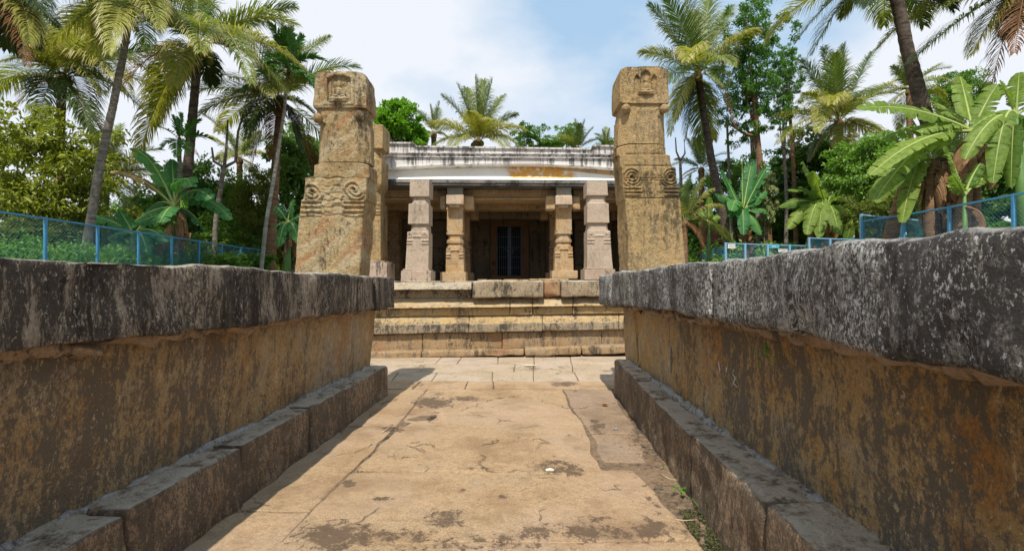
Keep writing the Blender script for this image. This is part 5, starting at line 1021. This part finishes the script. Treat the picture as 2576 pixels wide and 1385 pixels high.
def tree(label, px, py, rx, ry, Y, key, group=None, name='leafy_tree', cat='tree', basepx=None, bark='bk_grey', tr=None, rz=0, limbs=5, path=None):
    Y, kf = far(px, Y); tr = tr * kf if tr else tr
    c = U(px, py, Y); bx = X_(basepx or px, Y); hz = float(H(bx, Y)) - .1; r = empty(name, (bx, Y, hz), label, cat, group)
    me, cc = crown_get(key); sx_, sz_ = rx / F * Y, ry / F * Y
    rl = np.array(r.location); link('crown', me, r, c - rl, (0, 0, rz), (sx_, sx_ * .9, sz_))
    if tr is None: tr = .035 * (sx_ + sz_) + .03
    rs = random.Random(int(px * 7 + py)); bs = np.array((bx, Y, hz))
    P = [bs] + ([U(a, b, Y) for a, b in path] if path else [bs * .5 + c * .5 + (rs.uniform(-.2, .2), 0, 0)]) + [c]
    parts = []
    pts = np.array(P); d = np.r_[0, np.cumsum(np.linalg.norm(np.diff(pts, axis=0), axis=1))]; d /= d[-1]; u = np.linspace(0, 1, 24); q = np.c_[[np.interp(u, d, pts[:, k]) for k in range(3)]].T
    for _ in range(4): q[1:-1] = (q[:-2] + 2 * q[1:-1] + q[2:]) / 4
    V, Fc = tube(q, tr * (1 - .6 * u), 8); make('trunk', V, Fc, MT[bark], r)
    for i in range(limbs):
        t = .55 + .4 * i / max(1, limbs); s = np.array([np.interp(t, u, q[:, k]) for k in range(3)]); ci = cc[(i * 37 + int(px)) % len(cc)]; ca, sa = math.cos(rz), math.sin(rz)
        e = c + np.array(((ci[0] * ca - ci[1] * sa) * sx_, (ci[0] * sa + ci[1] * ca) * sx_ * .9, ci[2] * sz_)) * .9
        V, Fc = tube(bez(s, (s + e) / 2 + (0, 0, -.1 * sz_), e, 8), np.linspace(tr * .4, tr * .1, 8), 5); make('branch', V, Fc, MT[bark], r)
    return r
GT = 'leafy trees beyond the fences'
tree('large dense olive-green bush-like tree at the far left behind the fence', 95, 460, 195, 205, 17, 'olive', GT, tr=.16)
tree('lower yellow-green bush under the left dense tree, by the fence', 60, 640, 200, 90, 15.5, 'olive', GT, rz=2)
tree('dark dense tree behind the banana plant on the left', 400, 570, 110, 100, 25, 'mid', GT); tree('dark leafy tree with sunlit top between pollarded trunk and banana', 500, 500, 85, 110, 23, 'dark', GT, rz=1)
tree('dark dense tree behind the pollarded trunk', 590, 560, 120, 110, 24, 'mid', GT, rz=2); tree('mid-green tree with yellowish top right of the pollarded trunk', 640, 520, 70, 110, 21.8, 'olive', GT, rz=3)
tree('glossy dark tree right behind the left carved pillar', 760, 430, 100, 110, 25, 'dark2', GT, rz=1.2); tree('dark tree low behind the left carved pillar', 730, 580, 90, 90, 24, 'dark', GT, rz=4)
tree('pale distant tree seen in the gap left of the banana plant', 330, 560, 70, 75, 34, 'mid', GT, rz=1); tree('dark undergrowth tree behind the left fence, below the coconut palms', 230, 600, 90, 90, 23, 'mid', GT, rz=5)
tree('low dark shrub along the middle of the left fence', 520, 650, 110, 60, 22.5, 'mid', GT, rz=2.5); tree('bright low shrub right of the leaning grey trunk', 330, 640, 70, 55, 17.5, 'fresh', GT, rz=2.2)
tree('bright green rounded tree above the left end of the temple roof', 1003, 312, 64, 66, 28, 'bright', GT); tree('second bright green crown just behind the temple roof, lower right of the first', 1045, 350, 38, 40, 29, 'bright', GT, rz=2)
tree('loose green tree right of the big palm behind the roof', 1335, 345, 46, 48, 30, 'fresh', GT); tree('taller loose green tree left of the upright palm behind the roof', 1425, 345, 42, 45, 31, 'fresh', GT, rz=2)
tree('low green foliage between the two loose trees behind the roof', 1385, 368, 46, 26, 30.5, 'mid2', GT, rz=1); tree('dark green tree at the right end of the temple roof', 1530, 380, 40, 36, 33, 'mid', GT, rz=1)
tree('tall feathery-leaved tree on the right, fine foliage to the top edge', 1892, 175, 185, 225, 20.5, 'feather', GT, basepx=1938, bark='bk_brown', tr=.2, limbs=9, path=[(1925, 520), (1906, 350), (1900, 250)])
tree('slim feathery tree beside the tall one, lower crown', 1975, 210, 85, 120, 22, 'feather', GT, rz=2, bark='bk_grey', tr=.1, path=[(1980, 500), (1972, 340)])
tree('dark tree below the bushy coconut palm', 2040, 440, 115, 105, 24, 'dark2', GT, rz=2); tree('dark tree right of the bushy coconut palm', 2190, 430, 115, 110, 23, 'mid2', GT, rz=3)
tree('round distant tree against the sky at the right', 2425, 235, 75, 60, 28, 'mid', GT, rz=3); tree('dark tree behind the big banana clump at the right edge', 2480, 460, 130, 120, 19, 'dark2', GT, rz=4)
tree('shady tree behind the banana trunks on the right', 2330, 500, 110, 110, 20, 'dark2', GT, rz=1.5)
tree('dark green thicket tree between the palms right of the pillar', 1740, 540, 70, 90, 30, 'mid', GT, rz=2); tree('green thicket tree behind the deep green banana', 1850, 500, 90, 100, 27, 'mid', GT, rz=4)
tree('thicket tree behind the vine-clad trunk', 1960, 560, 90, 90, 26, 'dark', GT, rz=5); tree('low shady shrub behind the signs', 1900, 620, 100, 60, 27.5, 'mid2', GT, rz=1); tree('broad-leaved coffee bush left of the signs, by the right pillar', 1735, 620, 45, 45, 24, 'big', GT, rz=1, limbs=2)
tree('broad-leaved bush behind the blue sign', 1990, 600, 60, 50, 26.5, 'big', GT, rz=3, limbs=2); tree('low shrub behind the raised fence on the right', 2120, 600, 90, 55, 23, 'mid', GT, rz=3)
tree('low dark shrub behind the near right fence', 2420, 590, 120, 55, 16, 'mid', GT, rz=2); tree('low broad-leaved shrub on the left fence, pale leaves', 560, 670, 60, 45, 17.6, 'big', GT, rz=4, limbs=2); tree('low broad-leaved shrub near the end of the left fence', 640, 665, 50, 40, 20, 'big', GT, rz=5, limbs=2)
tree('green bushy tree between the low banana and the fruiting banana', 360, 620, 90, 70, 19, 'mid', GT, rz=3.3); tree('olive bush behind the last posts of the left fence', 690, 610, 70, 80, 23, 'olive', GT, rz=1.7); tree('mid-green tree low behind the pollarded trunk on the left', 560, 620, 80, 75, 21.5, 'mid', GT, rz=.4)
tree('lush tree filling the gap behind the bright banana fan', 2090, 520, 110, 80, 21, 'mid', GT, rz=.9); tree('yellowish-green tree behind the near right fence corner', 2230, 540, 90, 80, 17.5, 'olive', GT, rz=2.9)
tree('far green hill tree behind the left palms', 440, 470, 60, 60, 36, 'mid', GT, rz=5)
tree('dark tree closing the gap behind the left carved pillar foot', 850, 600, 120, 110, 27, 'dark', GT, rz=.5); tree('dark tree behind the temple on the right of the right pillar', 1660, 560, 70, 110, 30, 'dark', GT, rz=.7)
# vine on the brown trunk
tree('pale-leaved vine climbing the brown trunk on the right', 1925, 500, 55, 105, 20.2, 'pale', None, name='climbing_vine', cat='vine', basepx=1932, limbs=3, tr=.03)
# pollarded bare trunks
def bare(label, path, Y, r0, r1, stubs, bark='bk_grey', group='pollarded bare trunks'):
    Y, kf = far(path[-1][0], Y); r0 *= kf; r1 *= kf
    P = [U(a, b, Y) for a, b in path][::-1]; hz = float(H(P[0][0], Y)) - .1; P[0][2] = hz; r = empty('bare_trunk', P[0], label, 'tree', group); trunk(r, P, r0, r1, MT[bark], rings=.0, seg=24)
    for st in stubs: V, Fc = tube(np.array([U(a, b, Y) for a, b in st]), np.linspace(r1 * .8, r1 * .4, len(st)), 7); make('branch', V, Fc, MT[bark], r)
bare('pollarded trunk with knobbly stubs in front of the yellow palm on the left', [(562, 415), (552, 480), (540, 560), (538, 670)], 20, .1, .085, [[(562, 420), (535, 405), (530, 370)], [(562, 420), (590, 405), (596, 330), (608, 290)], [(562, 415), (566, 380), (570, 300)]])
bare('thin bare trunk with forked top just right of the right pillar', [(1712, 405), (1715, 520), (1718, 640)], 22, .09, .06, [[(1712, 405), (1702, 380), (1700, 345)], [(1712, 405), (1724, 385), (1722, 350)]])
bare('slim pollarded trunk behind the leaning palm', [(1830, 300), (1834, 400), (1838, 520), (1842, 640)], 24, .09, .05, [[(1832, 360), (1826, 350)]])
bare('mottled pollarded trunk beside the vine-clad tree', [(1893, 330), (1896, 400), (1905, 480), (1910, 640)], 23, .12, .09, [[(1893, 340), (1880, 325), (1878, 300)], [(1893, 335), (1905, 320)]])
bare('short bare trunk between the leaning palm and the feathery tree', [(1874, 440), (1877, 520), (1880, 640)], 24, .08, .06, [])
bare('dark ivy-covered trunk left of the bushy palm', [(1985, 250), (1995, 350), (2000, 480), (2005, 640)], 22.5, .13, .06, [], 'bk_brown')
# ---- bananas
def banana_leaf(start, mid, tip, wid, mats, seed, sag=.35, tears=9):
    rs = random.Random(seed); n = 30; P = bez(start, mid, tip, n); T = np.gradient(P, axis=0); T /= np.linalg.norm(T, axis=1, keepdims=True); up = np.array((0, 0, 1.))
    hz = tip - start; hz = np.array((hz[0], hz[1], 0)); hz /= np.linalg.norm(hz) + 1e-6; s0 = np.cross(hz, up)
    L = np.linalg.norm(np.diff(P, axis=0), axis=1).sum(); s = np.linspace(0, 1, n); st = .14
    W = lambda t: wid * max(0, min(1, ((t - st) / .13))) ** .6 * max(0, (1 - ((t - .5) / .52) ** 4 if t > .5 else 1)) ** .6
    V, Fc = tube(P, np.linspace(.028, .004, n) * (1 + .2 * L), 5, False); V = list(V); MI = [1] * len(Fc); TP = [0.] * len(V)
    roll = (R(38) * abs(hz[0]) + rs.uniform(-.25, .25)) * (1 if s0[1] > 0 else -1); cr_l, sr_l = math.cos(roll), math.sin(roll)
    def pt(t): return np.array([np.interp(t, s, P[:, k]) for k in range(3)]), np.array([np.interp(t, s, T[:, k]) for k in range(3)])
    for sg in (-1, 1):
        cuts = sorted([st + .0] + [rs.uniform(st + .1, .97) for _ in range(tears)] + [1.0])
        for a, b in zip(cuts[:-1], cuts[1:]):
            if b - a < .012: continue
            m = max(2, int((b - a) * 26) + 1); tw = rs.uniform(-.16, .16); gapk = rs.uniform(.0, .25); base = len(V); nc = 5
            for i in range(m + 1):
                f = i / m; t = a + (b - a) * f
                for j in range(nc):
                    q = j / (nc - 1); tt = a + (b - a) * (f + (.5 - f) * gapk * q * q)
                    c, tg = pt(min(1, tt + .03 * q * (1 - tt))); sd = s0 - tg * np.dot(s0, tg); sd /= np.linalg.norm(sd) + 1e-9; nn = np.cross(sd, tg); sd, nn = sd * cr_l + nn * sr_l, nn * cr_l - sd * sr_l
                    w_ = W(min(t, .999)); x = q * w_; z = x * .32 - (sag + tw) * x * q * 1.6
                    V.append(c + sg * sd * x * (1 - .25 * sag * q) + nn * z * (1 if nn[2] > 0 else -1) + nn * .012 * math.sin(t * 90) * q); TP.append(q)
            for i in range(m):
                for j in range(nc - 1): k = base + i * nc + j; Fc.append((k, k + 1, k + nc + 1, k + nc)); MI.append(0)
    me = mesh('leaf', np.array(V), Fc, mats); me.polygons.foreach_set('material_index', MI); at = me.attributes.new('tip', 'FLOAT', 'POINT'); at.data.foreach_set('value', np.array(TP, np.float32) * .6); return me
def banana(label, c, Y, leaves, wid, basey, group='banana plants around the yard', dark=False, stem=.13, dry=4, basepx=None, seed=0, bunch=None, stems=1):
    Y, kf = far(c[0], Y); wid = wid * kf * .66; stem = stem * kf
    cc = U(*c, Y); bx = X_(basepx or c[0], Y); hz = float(H(bx, Y)) - .1; r = empty('banana_plant', (bx, Y, hz), label, 'banana plant', group); rl = np.array(r.location); rs = random.Random(seed)
    for k in range(stems):
        o_ = np.array((k * .45 * (1 if k % 2 else -1), .2 * k, 0)); V, Fc = tube([np.array((bx, Y, hz)) + o_, (np.array((bx, Y, hz)) + cc) / 2 + o_ * .8, cc + o_ * .4], (stem * 1.2, stem, stem * .45), 9); make('pseudostem', V, Fc, MT['bk_brown'] if stems > 1 else MT['shaft'], r)
    for i, lf in enumerate(leaves):
        px, py, dY = lf[:3]; arch = lf[3] if len(lf) > 3 else .3; ty = lf[4] if len(lf) > 4 else ('ban_dk' if dark else 'ban'); tip = U(px, py, Y + dY * kf); d = tip - cc; Lc = np.linalg.norm(d)
        mid = cc + d * .5 + np.array((0, 0, arch * Lc * 1.2)); me = banana_leaf(np.zeros(3), mid - cc, tip - cc, wid * (.4 if ty == 'ban_dead' else 1), [MT[ty], MT['midrib']], seed * 31 + i, sag=.2 + .35 * rs.random(), tears=rs.randint(5, 14)); link('leaf', me, r, cc - rl)
    for i in range(dry):
        a = rs.uniform(0, 6.28); l = rs.uniform(.6, 1.2) * kf; s = cc + np.array((0, 0, -.1 - .5 * rs.random())); e = s + np.array((math.cos(a) * .35, math.sin(a) * .35, -l)); me = banana_leaf(np.zeros(3), np.array((math.cos(a) * .45, math.sin(a) * .45, -.1)), e - s, wid * .4, [MT['ban_dead'], MT['rach_d']], seed * 77 + i, sag=1.2, tears=6); link('dry_leaf', me, r, s - rl)
    if bunch:
        parts = []; b = U(*bunch, Y - .35)
        for k in range(5):
            for j in range(9): a = j * .7 + k * .3; parts.append(ell(b[0] + .09 * math.cos(a), b[1] + .09 * math.sin(a), b[2] + .16 - .08 * k, .022, .022, .05, 4))
        V, Fc = merge(parts); make('banana_bunch', V, Fc, MT['bananas'], r)
    return r
banana('banana plant with a green fruit bunch and huge leaves behind the left fence', (437, 520), 16.3, [(325, 372, 0, .3), (480, 470, -1, .55), (580, 552, 0, .42), (530, 500, -.8, .35), (275, 432, .3, .18, 'ban_dead'), (340, 560, -.6, -.05), (400, 560, -1, .2), (515, 580, .8, .3), (430, 400, .5, .1), (300, 590, 0, .2), (350, 560, 1, .3)], .46, 640, dark=True, seed=1, bunch=(462, 508), dry=7)
banana('low banana plant in front of the fruiting one on the left', (335, 590), 16.0, [(230, 545, 0, .15), (400, 545, 0, .2), (420, 610, -.5, .3), (300, 530, 0, .05), (370, 640, -.8, .4), (270, 600, 0, .3), (380, 560, .4, .1)], .33, 660, dark=True, seed=2, dry=5)
banana('small banana plant beside the left carved pillar foot', (722, 560), 18.5, [(690, 520, 0, .25), (770, 545, 0, .2), (735, 500, 0, .05), (685, 580, 0, .3), (750, 610, -.5, .4), (700, 620, -.5, .4), (712, 540, .5, .4)], .34, 660, dark=True, seed=3, dry=5)
banana('deep green banana plant with upright leaves behind the vine-clad trunk', (1868, 540), 19.5, [(1815, 425, 0, .04), (1868, 395, 0, .02), (1893, 400, .5, .05), (1935, 415, 0, .08), (1800, 490, -.5, .25), (1870, 590, -1.2, .6), (1840, 530, -1.5, .4), (1930, 480, 0, .25), (1940, 540, 0, .35), (1790, 560, 0, .4), (1915, 590, -.5, .4)], .4, 640, dark=True, seed=4, dry=8, stems=2)
banana('bright sunlit banana plant with a full fan of leaves on the right', (2078, 520), 17.5, [(2020, 405, 0, .06), (2047, 430, -1, .1), (2130, 430, 0, .12), (2200, 470, 0, .2), (2215, 490, .3, .25), (1985, 480, -.5, .2), (1982, 575, -.5, .35), (2030, 590, -1, .5), (2110, 590, -1, .45), (2160, 560, -.6, .35), (2080, 440, .5, .03), (2010, 470, .6, .15), (2155, 500, -1, .3), (1960, 520, .5, .25), (2060, 600, -1, .6)], .38, 640, seed=5, dry=8, stems=3)
banana('second sunlit banana plant right of the full fan, half behind it', (2160, 540), 18.2, [(2215, 500, 0, .2), (2235, 540, 0, .3), (2180, 610, -.5, .5), (2120, 480, 0, .15), (2200, 450, 0, .08), (2210, 590, 0, .4), (2130, 610, 0, .4)], .34, 640, seed=6, dry=6, stems=2)
banana('young banana plant with one upright furled leaf next to the right pillar', (1783, 560), 16.5, [(1784, 495, 0, .01), (1735, 545, 0, .18), (1712, 560, 0, .3), (1812, 545, 0, .2), (1818, 600, 0, .35), (1760, 530, .4, .1)], .2, 640, seed=7, dry=2, stem=.07)
banana('huge banana plant arching leftward over the near right fence', (2450, 330), 11.6, [(2158, 272, 0, .14), (2200, 265, .8, .10), (2190, 440, -.3, .18), (2200, 510, 0, .30), (2420, 190, .5, .05), (2310, 330, 0, .25), (2225, 350, .5, .2), (2350, 255, 1, .1), (2515, 210, 0, .1)], .38, 620, seed=8, dry=8, stems=2, basepx=2395, stem=.16)
banana('banana clump with dry brown stems at the right, broad leaves', (2345, 400), 12.2, [(2225, 430, 0, .15), (2195, 500, -.4, .3), (2260, 460, -.6, .4), (2300, 300, 0, .04), (2400, 330, 0, .1), (2270, 560, -.4, .5), (2440, 380, 0, .2)], .34, 620, seed=9, dry=14, stems=4, stem=.16)
banana('banana plant at the right edge with big drooping leaves', (2560, 290), 10.8, [(2430, 400, -.4, .30), (2450, 320, 0, .25), (2500, 460, -.4, .55), (2545, 470, 0, .6), (2520, 200, 0, .1), (2570, 180, 0, .05), (2640, 260, 0, .2), (2600, 450, 0, .5), (2460, 410, .6, .25, 'ban_dead')], .3, 600, seed=10, dry=4, basepx=2590)
banana('young banana plant with two broad upright leaves by the near right fence', (2428, 490), 10.6, [(2390, 385, 0, .02), (2470, 410, 0, .15), (2400, 440, -.3, .05), (2520, 440, 0, .25), (2385, 470, 0, .2)], .22, 600, seed=11, dry=1, stem=.06)
# ---- undergrowth
def blades(n, xs, ys_, h, mat, name, seed, w_=.012):
    rs = np.random.default_rng(seed); x = rs.uniform(*xs, n); y = rs.uniform(*ys_, n); z = H(x, y); a = rs.uniform(0, 6.28, n); hh = h * rs.uniform(.5, 1.2, n); le = rs.uniform(.1, .6, n) * hh
    d = np.c_[np.cos(a), np.sin(a), 0 * a]; sd = np.c_[-d[:, 1], d[:, 0], 0 * a] * w_; b = np.c_[x, y, z]; m = b + d * le[:, None] * .35 + np.c_[0 * x, 0 * x, hh * .6]; t = b + d * le[:, None] + np.c_[0 * x, 0 * x, hh]
    V = np.stack((b - sd, b + sd, m + sd, m - sd, t), 1).reshape(-1, 3); k = np.arange(n)[:, None] * 5; F_ = np.concatenate((k + [0, 1, 2], k + [0, 2, 3], k + [3, 2, 4]), 1).reshape(-1, 3)
    o = make(name, V, F_, mat, None, False, loc=(0, 0, 0)); return o
tag(blades(16000, (-18, -10.3), (10.5, 22), .85, MT['grass'], 'grass', 1), 'tall green grass behind the left fence', 'grass', kind='stuff')
tag(blades(9000, (9, 24), (25.6, 40), .5, MT['grass'], 'grass', 2, .016), 'green grass behind the far fences on the right', 'grass', kind='stuff')
tag(blades(6000, (9.2, 18), (7, 14), .4, MT['grass'], 'grass', 3), 'grass under the banana clump on the right', 'grass', kind='stuff')
def undergrowth(name, label, n, xs, ys_, hmax, mat, seed, size=.16):
    rs = np.random.default_rng(seed); nc = n // 40; cx_ = rs.uniform(*xs, nc); cy_ = rs.uniform(*ys_, nc); hz = H(cx_, cy_); hc = rs.uniform(.1, 1, nc) * hmax; idx = np.repeat(np.arange(nc), 40)
    g_ = rs.normal(0, 1, (len(idx), 3)); g_ /= np.linalg.norm(g_, axis=1, keepdims=True); q = rs.uniform(.3, 1, (len(idx), 1)); C = np.c_[cx_, cy_, hz + hc][idx] + g_ * q * np.array((.5, .5, .35)); V, F_ = leaf_cloud(C, g_, size, .5, rs=rs)
    o = make(name, V, F_, mat, None, False, loc=(0, 0, 0)); tag(o, label, 'undergrowth', kind='stuff')
undergrowth('undergrowth', 'tangled leafy undergrowth behind the left fence', 26000, (-34, -11), (18, 34), 1.7, MT['lf_olive'], 31)
undergrowth('undergrowth', 'leafy undergrowth behind the right fences', 40000, (9.5, 44), (25.8, 44), 1.7, MT['lf_mid'], 32, .22)
undergrowth('undergrowth', 'fresh green leaves close behind the left fence', 20000, (-12.6, -10.5), (10.5, 22), 1.1, MT['lf_fresh'], 35, .13)
undergrowth('undergrowth', 'far dark wood behind everything', 60000, (-60, 60), (44, 60), 6.0, MT['lf_mid'], 33, .4)
undergrowth('undergrowth', 'shrubs behind the near right fence', 12000, (10.2, 22), (13.5, 20), 1.3, MT['lf_mid'], 34)
# ---------------------------------------------------------------- small buildings glimpsed through the plants
MT['tile'] = simple_mat('red_clay_tile', (.34, .12, .07), .8, .3, 30, .01); MT['wallw'] = simple_mat('cream_house_wall', (.55, .5, .42), .8, .1); MT['tin'] = simple_mat('grey_roof_sheet', (.2, .22, .24), .5, .2, 8)
hs = empty('house', (15.5, 37, 1.6), 'small house with a red tiled roof glimpsed behind the young banana', 'house')
make('wall', *simple_box(13.3, 18.0, 35, 39, 1.2, 4.0), MT['wallw'], hs, False)
V = np.array([(13.0, 34.6, 3.9), (18.3, 34.6, 3.9), (18.3, 39.4, 3.9), (13.0, 39.4, 3.9), (13.0, 37, 5.5), (18.3, 37, 5.5)]); make('roof', V, [(0, 1, 5, 4), (2, 3, 4, 5), (0, 4, 3), (1, 2, 5), (3, 2, 1, 0)], MT['tile'], hs, False)
sh = empty('shed', (15.5, 15.8, 1.0), 'low shed with grey sheet roof behind the near right fence', 'shed')
make('wall', *simple_box(13.4, 17.6, 15.3, 17.5, .8, 2.15), simple_mat('blue_shed_wall', (.1, .22, .34), .7, .1), sh, False)
xs = np.linspace(13.1, 17.9, 60); V = [(x, y, z + .03 * math.sin(x * 26)) for x in xs for y, z in ((15.0, 2.12), (17.8, 2.5))]; make('roof', V, [(2 * i, 2 * i + 2, 2 * i + 3, 2 * i + 1) for i in range(59)], MT['tin'], sh, False)
# ---------------------------------------------------------------- small things on the floor
def weed(label, px, py, n, size, seed, name='weed', z=0., base=None, spread=.05, h=.05):
    b = base if base is not None else flo(px, py, z); rs = np.random.default_rng(seed); e = empty(name, b, label, 'weed'); V, Fc = [], []
    off = 0
    parts = []
    for i in range(n):
        a = rs.uniform(0, 6.28); q = rs.uniform(.2, 1) * spread; t = np.array((math.cos(a) * q, math.sin(a) * q, h * rs.uniform(.4, 1.1))); parts.append(tube([np.zeros(3), t * np.array((.4, .4, .7)), t], (.0015, .0012, .0008), 4, False))
        d = np.array((math.cos(a), math.sin(a), rs.uniform(-.2, .3))); w_ = np.array((-math.sin(a), math.cos(a), 0)); s = size * rs.uniform(.7, 1.2)
        lv = [t, t + d * s * .4 + w_ * s * .3 + (0, 0, .004), t + d * s, t + d * s * .4 - w_ * s * .3 + (0, 0, .004), t + d * s * .75 + w_ * s * .2, t + d * s * .75 - w_ * s * .2]; parts.append((np.array(lv), [(0, 1, 4, 2), (0, 2, 5, 3)]))
    V, Fc = merge(parts); link('foliage', mesh('foliage', V, Fc, MT['weed'], False), e)
weed('bright green two-leaved seedling at the foot of the right plinth', 1712, 1240, 6, .035, 1, spread=.03, h=.06); weed('tiny green sprout above the seedling by the right plinth', 1668, 1172, 4, .014, 2, spread=.02, h=.02)
weed('small fern-like weed growing at the base of the temple steps', 1160, 884, 34, .035, 3, spread=.11, h=.09); weed('low weed at the right end of the temple base', 1535, 885, 22, .03, 4, spread=.11, h=.04)
weed('green plantlet rooted in the right wall under its coping', 0, 0, 8, .035, 5, base=np.array((1.12, 2.26, .94)), spread=.05, h=-.09)
e = empty('grass_tuft', flo(1757, 1280), 'small tuft of green grass blades beside the right plinth', 'grass tuft')
parts = []
for i, (a, l) in enumerate(((2.6, .1), (2.2, .07), (1.2, .05), (3.6, .05), (.5, .04))):
    d = np.array((math.cos(a), math.sin(a), 0)); P = bez(np.zeros(3), d * l * .3 + (0, 0, l * .8), d * l + (0, 0, l * .6), 6); w_ = np.array((-d[1], d[0], 0)) * .003
    V = np.concatenate([[p - w_ * (1 - k / 5.5), p + w_ * (1 - k / 5.5)] for k, p in enumerate(P)]); parts.append((V, [(2 * k, 2 * k + 1, 2 * k + 3, 2 * k + 2) for k in range(5)]))
link('blades', mesh('blades', *merge(parts), MT['weed'], False), e)
rs = np.random.default_rng(5); pts = []
while len(pts) < 2600:
    px, py = rs.uniform(1680, 1840), rs.uniform(1285, 1400)
    if abs(px - (1640 + (py - 1270) * 1.05 + 70)) < 60 * (.35 + (py - 1285) / 110 * .9) and fbm(np.array([[px / 18, py / 18, 0]]), 3, 2)[0] > -.35:
        p = flo(px, py, -.012)
        if p[0] < XR(p[1]) + .01: pts.append(p + (0, 0, rs.uniform(0, .022)))
V, F_ = leaf_cloud(np.array(pts), np.tile((0, 0, .6), (len(pts), 1)), .011, .6, rs=rs); o = make('moss', V, F_, MT['moss'], None, False); tag(o, 'creeping green and brown moss on the soil by the right plinth', 'moss', kind='stuff')
MT['litter'] = simple_mat('dry_leaf_litter', (.62, .5, .33), .7, .15, 40); MT['litter_b'] = simple_mat('brown_dry_leaf', (.35, .2, .08), .7, .2, 40); MT['twig'] = simple_mat('dry_twig', (.3, .2, .13), .8, .2, 40); MT['pebble'] = simple_mat('pale_pebble', (.62, .55, .46), .8, .15, 30, .003)
def dry_leaf(label, px, py, l, wd, rz, mat, curl=.3):
    n = 7; V, Fc = [], []
    for i in range(n):
        t = i / (n - 1); w_ = wd * math.sin(math.pi * min(.97, t + .05)) ** .7; z = .006 + curl * l * (t - .5) ** 2
        for j in (-1, -.5, 0, .5, 1): V.append(((t - .5) * l, j * w_, z + curl * w_ * abs(j)))
    for i in range(n - 1):
        for j in range(4): k = i * 5 + j; Fc.append((k, k + 1, k + 6, k + 5))
    b = flo(px, py); o = link('fallen_leaf', mesh('fallen_leaf', V, Fc, MT[mat]), None, b + np.array((0, 0, .004)), (0, 0, rz)); tag(o, label, 'leaf')
dry_leaf('large pale fallen leaf on the far paving', 1333, 920, .2, .05, .1, 'litter', .15); dry_leaf('curled brown leaf on the paving near the right plinth', 1521, 1020, .075, .025, .6, 'litter_b', .8)
dry_leaf('small pale curled leaf beside the twig at the temple base', 1372, 891, .1, .03, 1.0, 'litter', .9)
def twig(label, pp, r_, mat='twig'):
    P = np.array([flo(a, b) + (0, 0, .008) for a, b in pp]); V, Fc = tube(P, np.linspace(r_, r_ * .5, len(P)), 6); o = make('twig', V, Fc, MT[mat]); tag(o, label, 'twig')
twig('brown twig lying at the foot of the temple base', [(1352, 893), (1372, 892), (1390, 896), (1398, 900)], .009); twig('pale splinter of wood beside the moss patch', [(1672, 1299), (1690, 1305), (1720, 1308), (1750, 1306)], .003, 'litter'); twig('thin curved stem near the green seedling', [(1660, 1190), (1680, 1203), (1710, 1208)], .0018, 'litter')
twig('short dry twigs on the dark patch of the left paving', [(962, 1087), (975, 1079), (990, 1065)], .003, 'litter')
def pebble(label, px, py, s, mat='pebble', seed=1):
    b = flo(px, py); V, Fc = ell(0, 0, 0, s, s * .6, s * .35, 8); V = V + s * .25 * np.c_[fbm(V / s * 1.5, seed, 3), fbm(V / s * 1.5, seed + 1, 3), fbm(V / s * 1.5, seed + 2, 3)]; o = link('pebble', mesh('pebble', V, Fc, MT[mat]), None, b + np.array((0, 0, s * .25))); tag(o, label, 'pebble')
pebble('pale flat stone chip in the middle of the worn rock', 1383, 1181, .03)
MT['foil'] = simple_mat('wrapper_foil', (.35, .38, .6), .35, .4, 80); o = None
V = np.array([(i * .009, j * .009, .004 * math.sin(i * 2 + j * 3)) for i in range(6) for j in range(3)]); o = link('candy_wrapper', mesh('candy_wrapper', V, [(i * 3 + j, i * 3 + j + 1, i * 3 + j + 4, i * 3 + j + 3) for i in range(5) for j in range(2)], MT['foil']), None, flo(1541, 1079) + (0, 0, .008), (0, 0, .2)); tag(o, 'tiny bluish crumpled wrapper by the right plinth', 'wrapper')
# white scratches on the right wall slab: chalk marks as thin raised paint
MT['chalk'] = simple_mat('white_chalk', (.7, .66, .62), .9, .3, 60)
def chalk(strokes):
    parts = []
    for st in strokes:
        P = []
        for px, py in st:
            k = (px - CX) / F; y = (1.15 - .03) / (k - .02); y = (1.138) / (k - .02); p = U(px, py, y); P.append(p + (-.008, 0, 0))
        parts.append(tube(P, .0035, 5))
    V, Fc = merge(parts); V += .003 * np.c_[fbm(V * 60, 1, 3), fbm(V * 60, 2, 3), fbm(V * 60, 3, 3)]; make('chalk_mark', V, Fc, MT['chalk'], wr)
chalk([[(1809, 908), (1812, 925), (1812, 940)], [(1812, 926), (1818, 930)], [(1831, 922), (1829, 936), (1828, 946)], [(1849, 928), (1844, 938), (1852, 950), (1846, 962), (1855, 972)]])
print('objects', len(bpy.data.objects), 'tris', sum(len(m.polygons) for m in bpy.data.meshes))
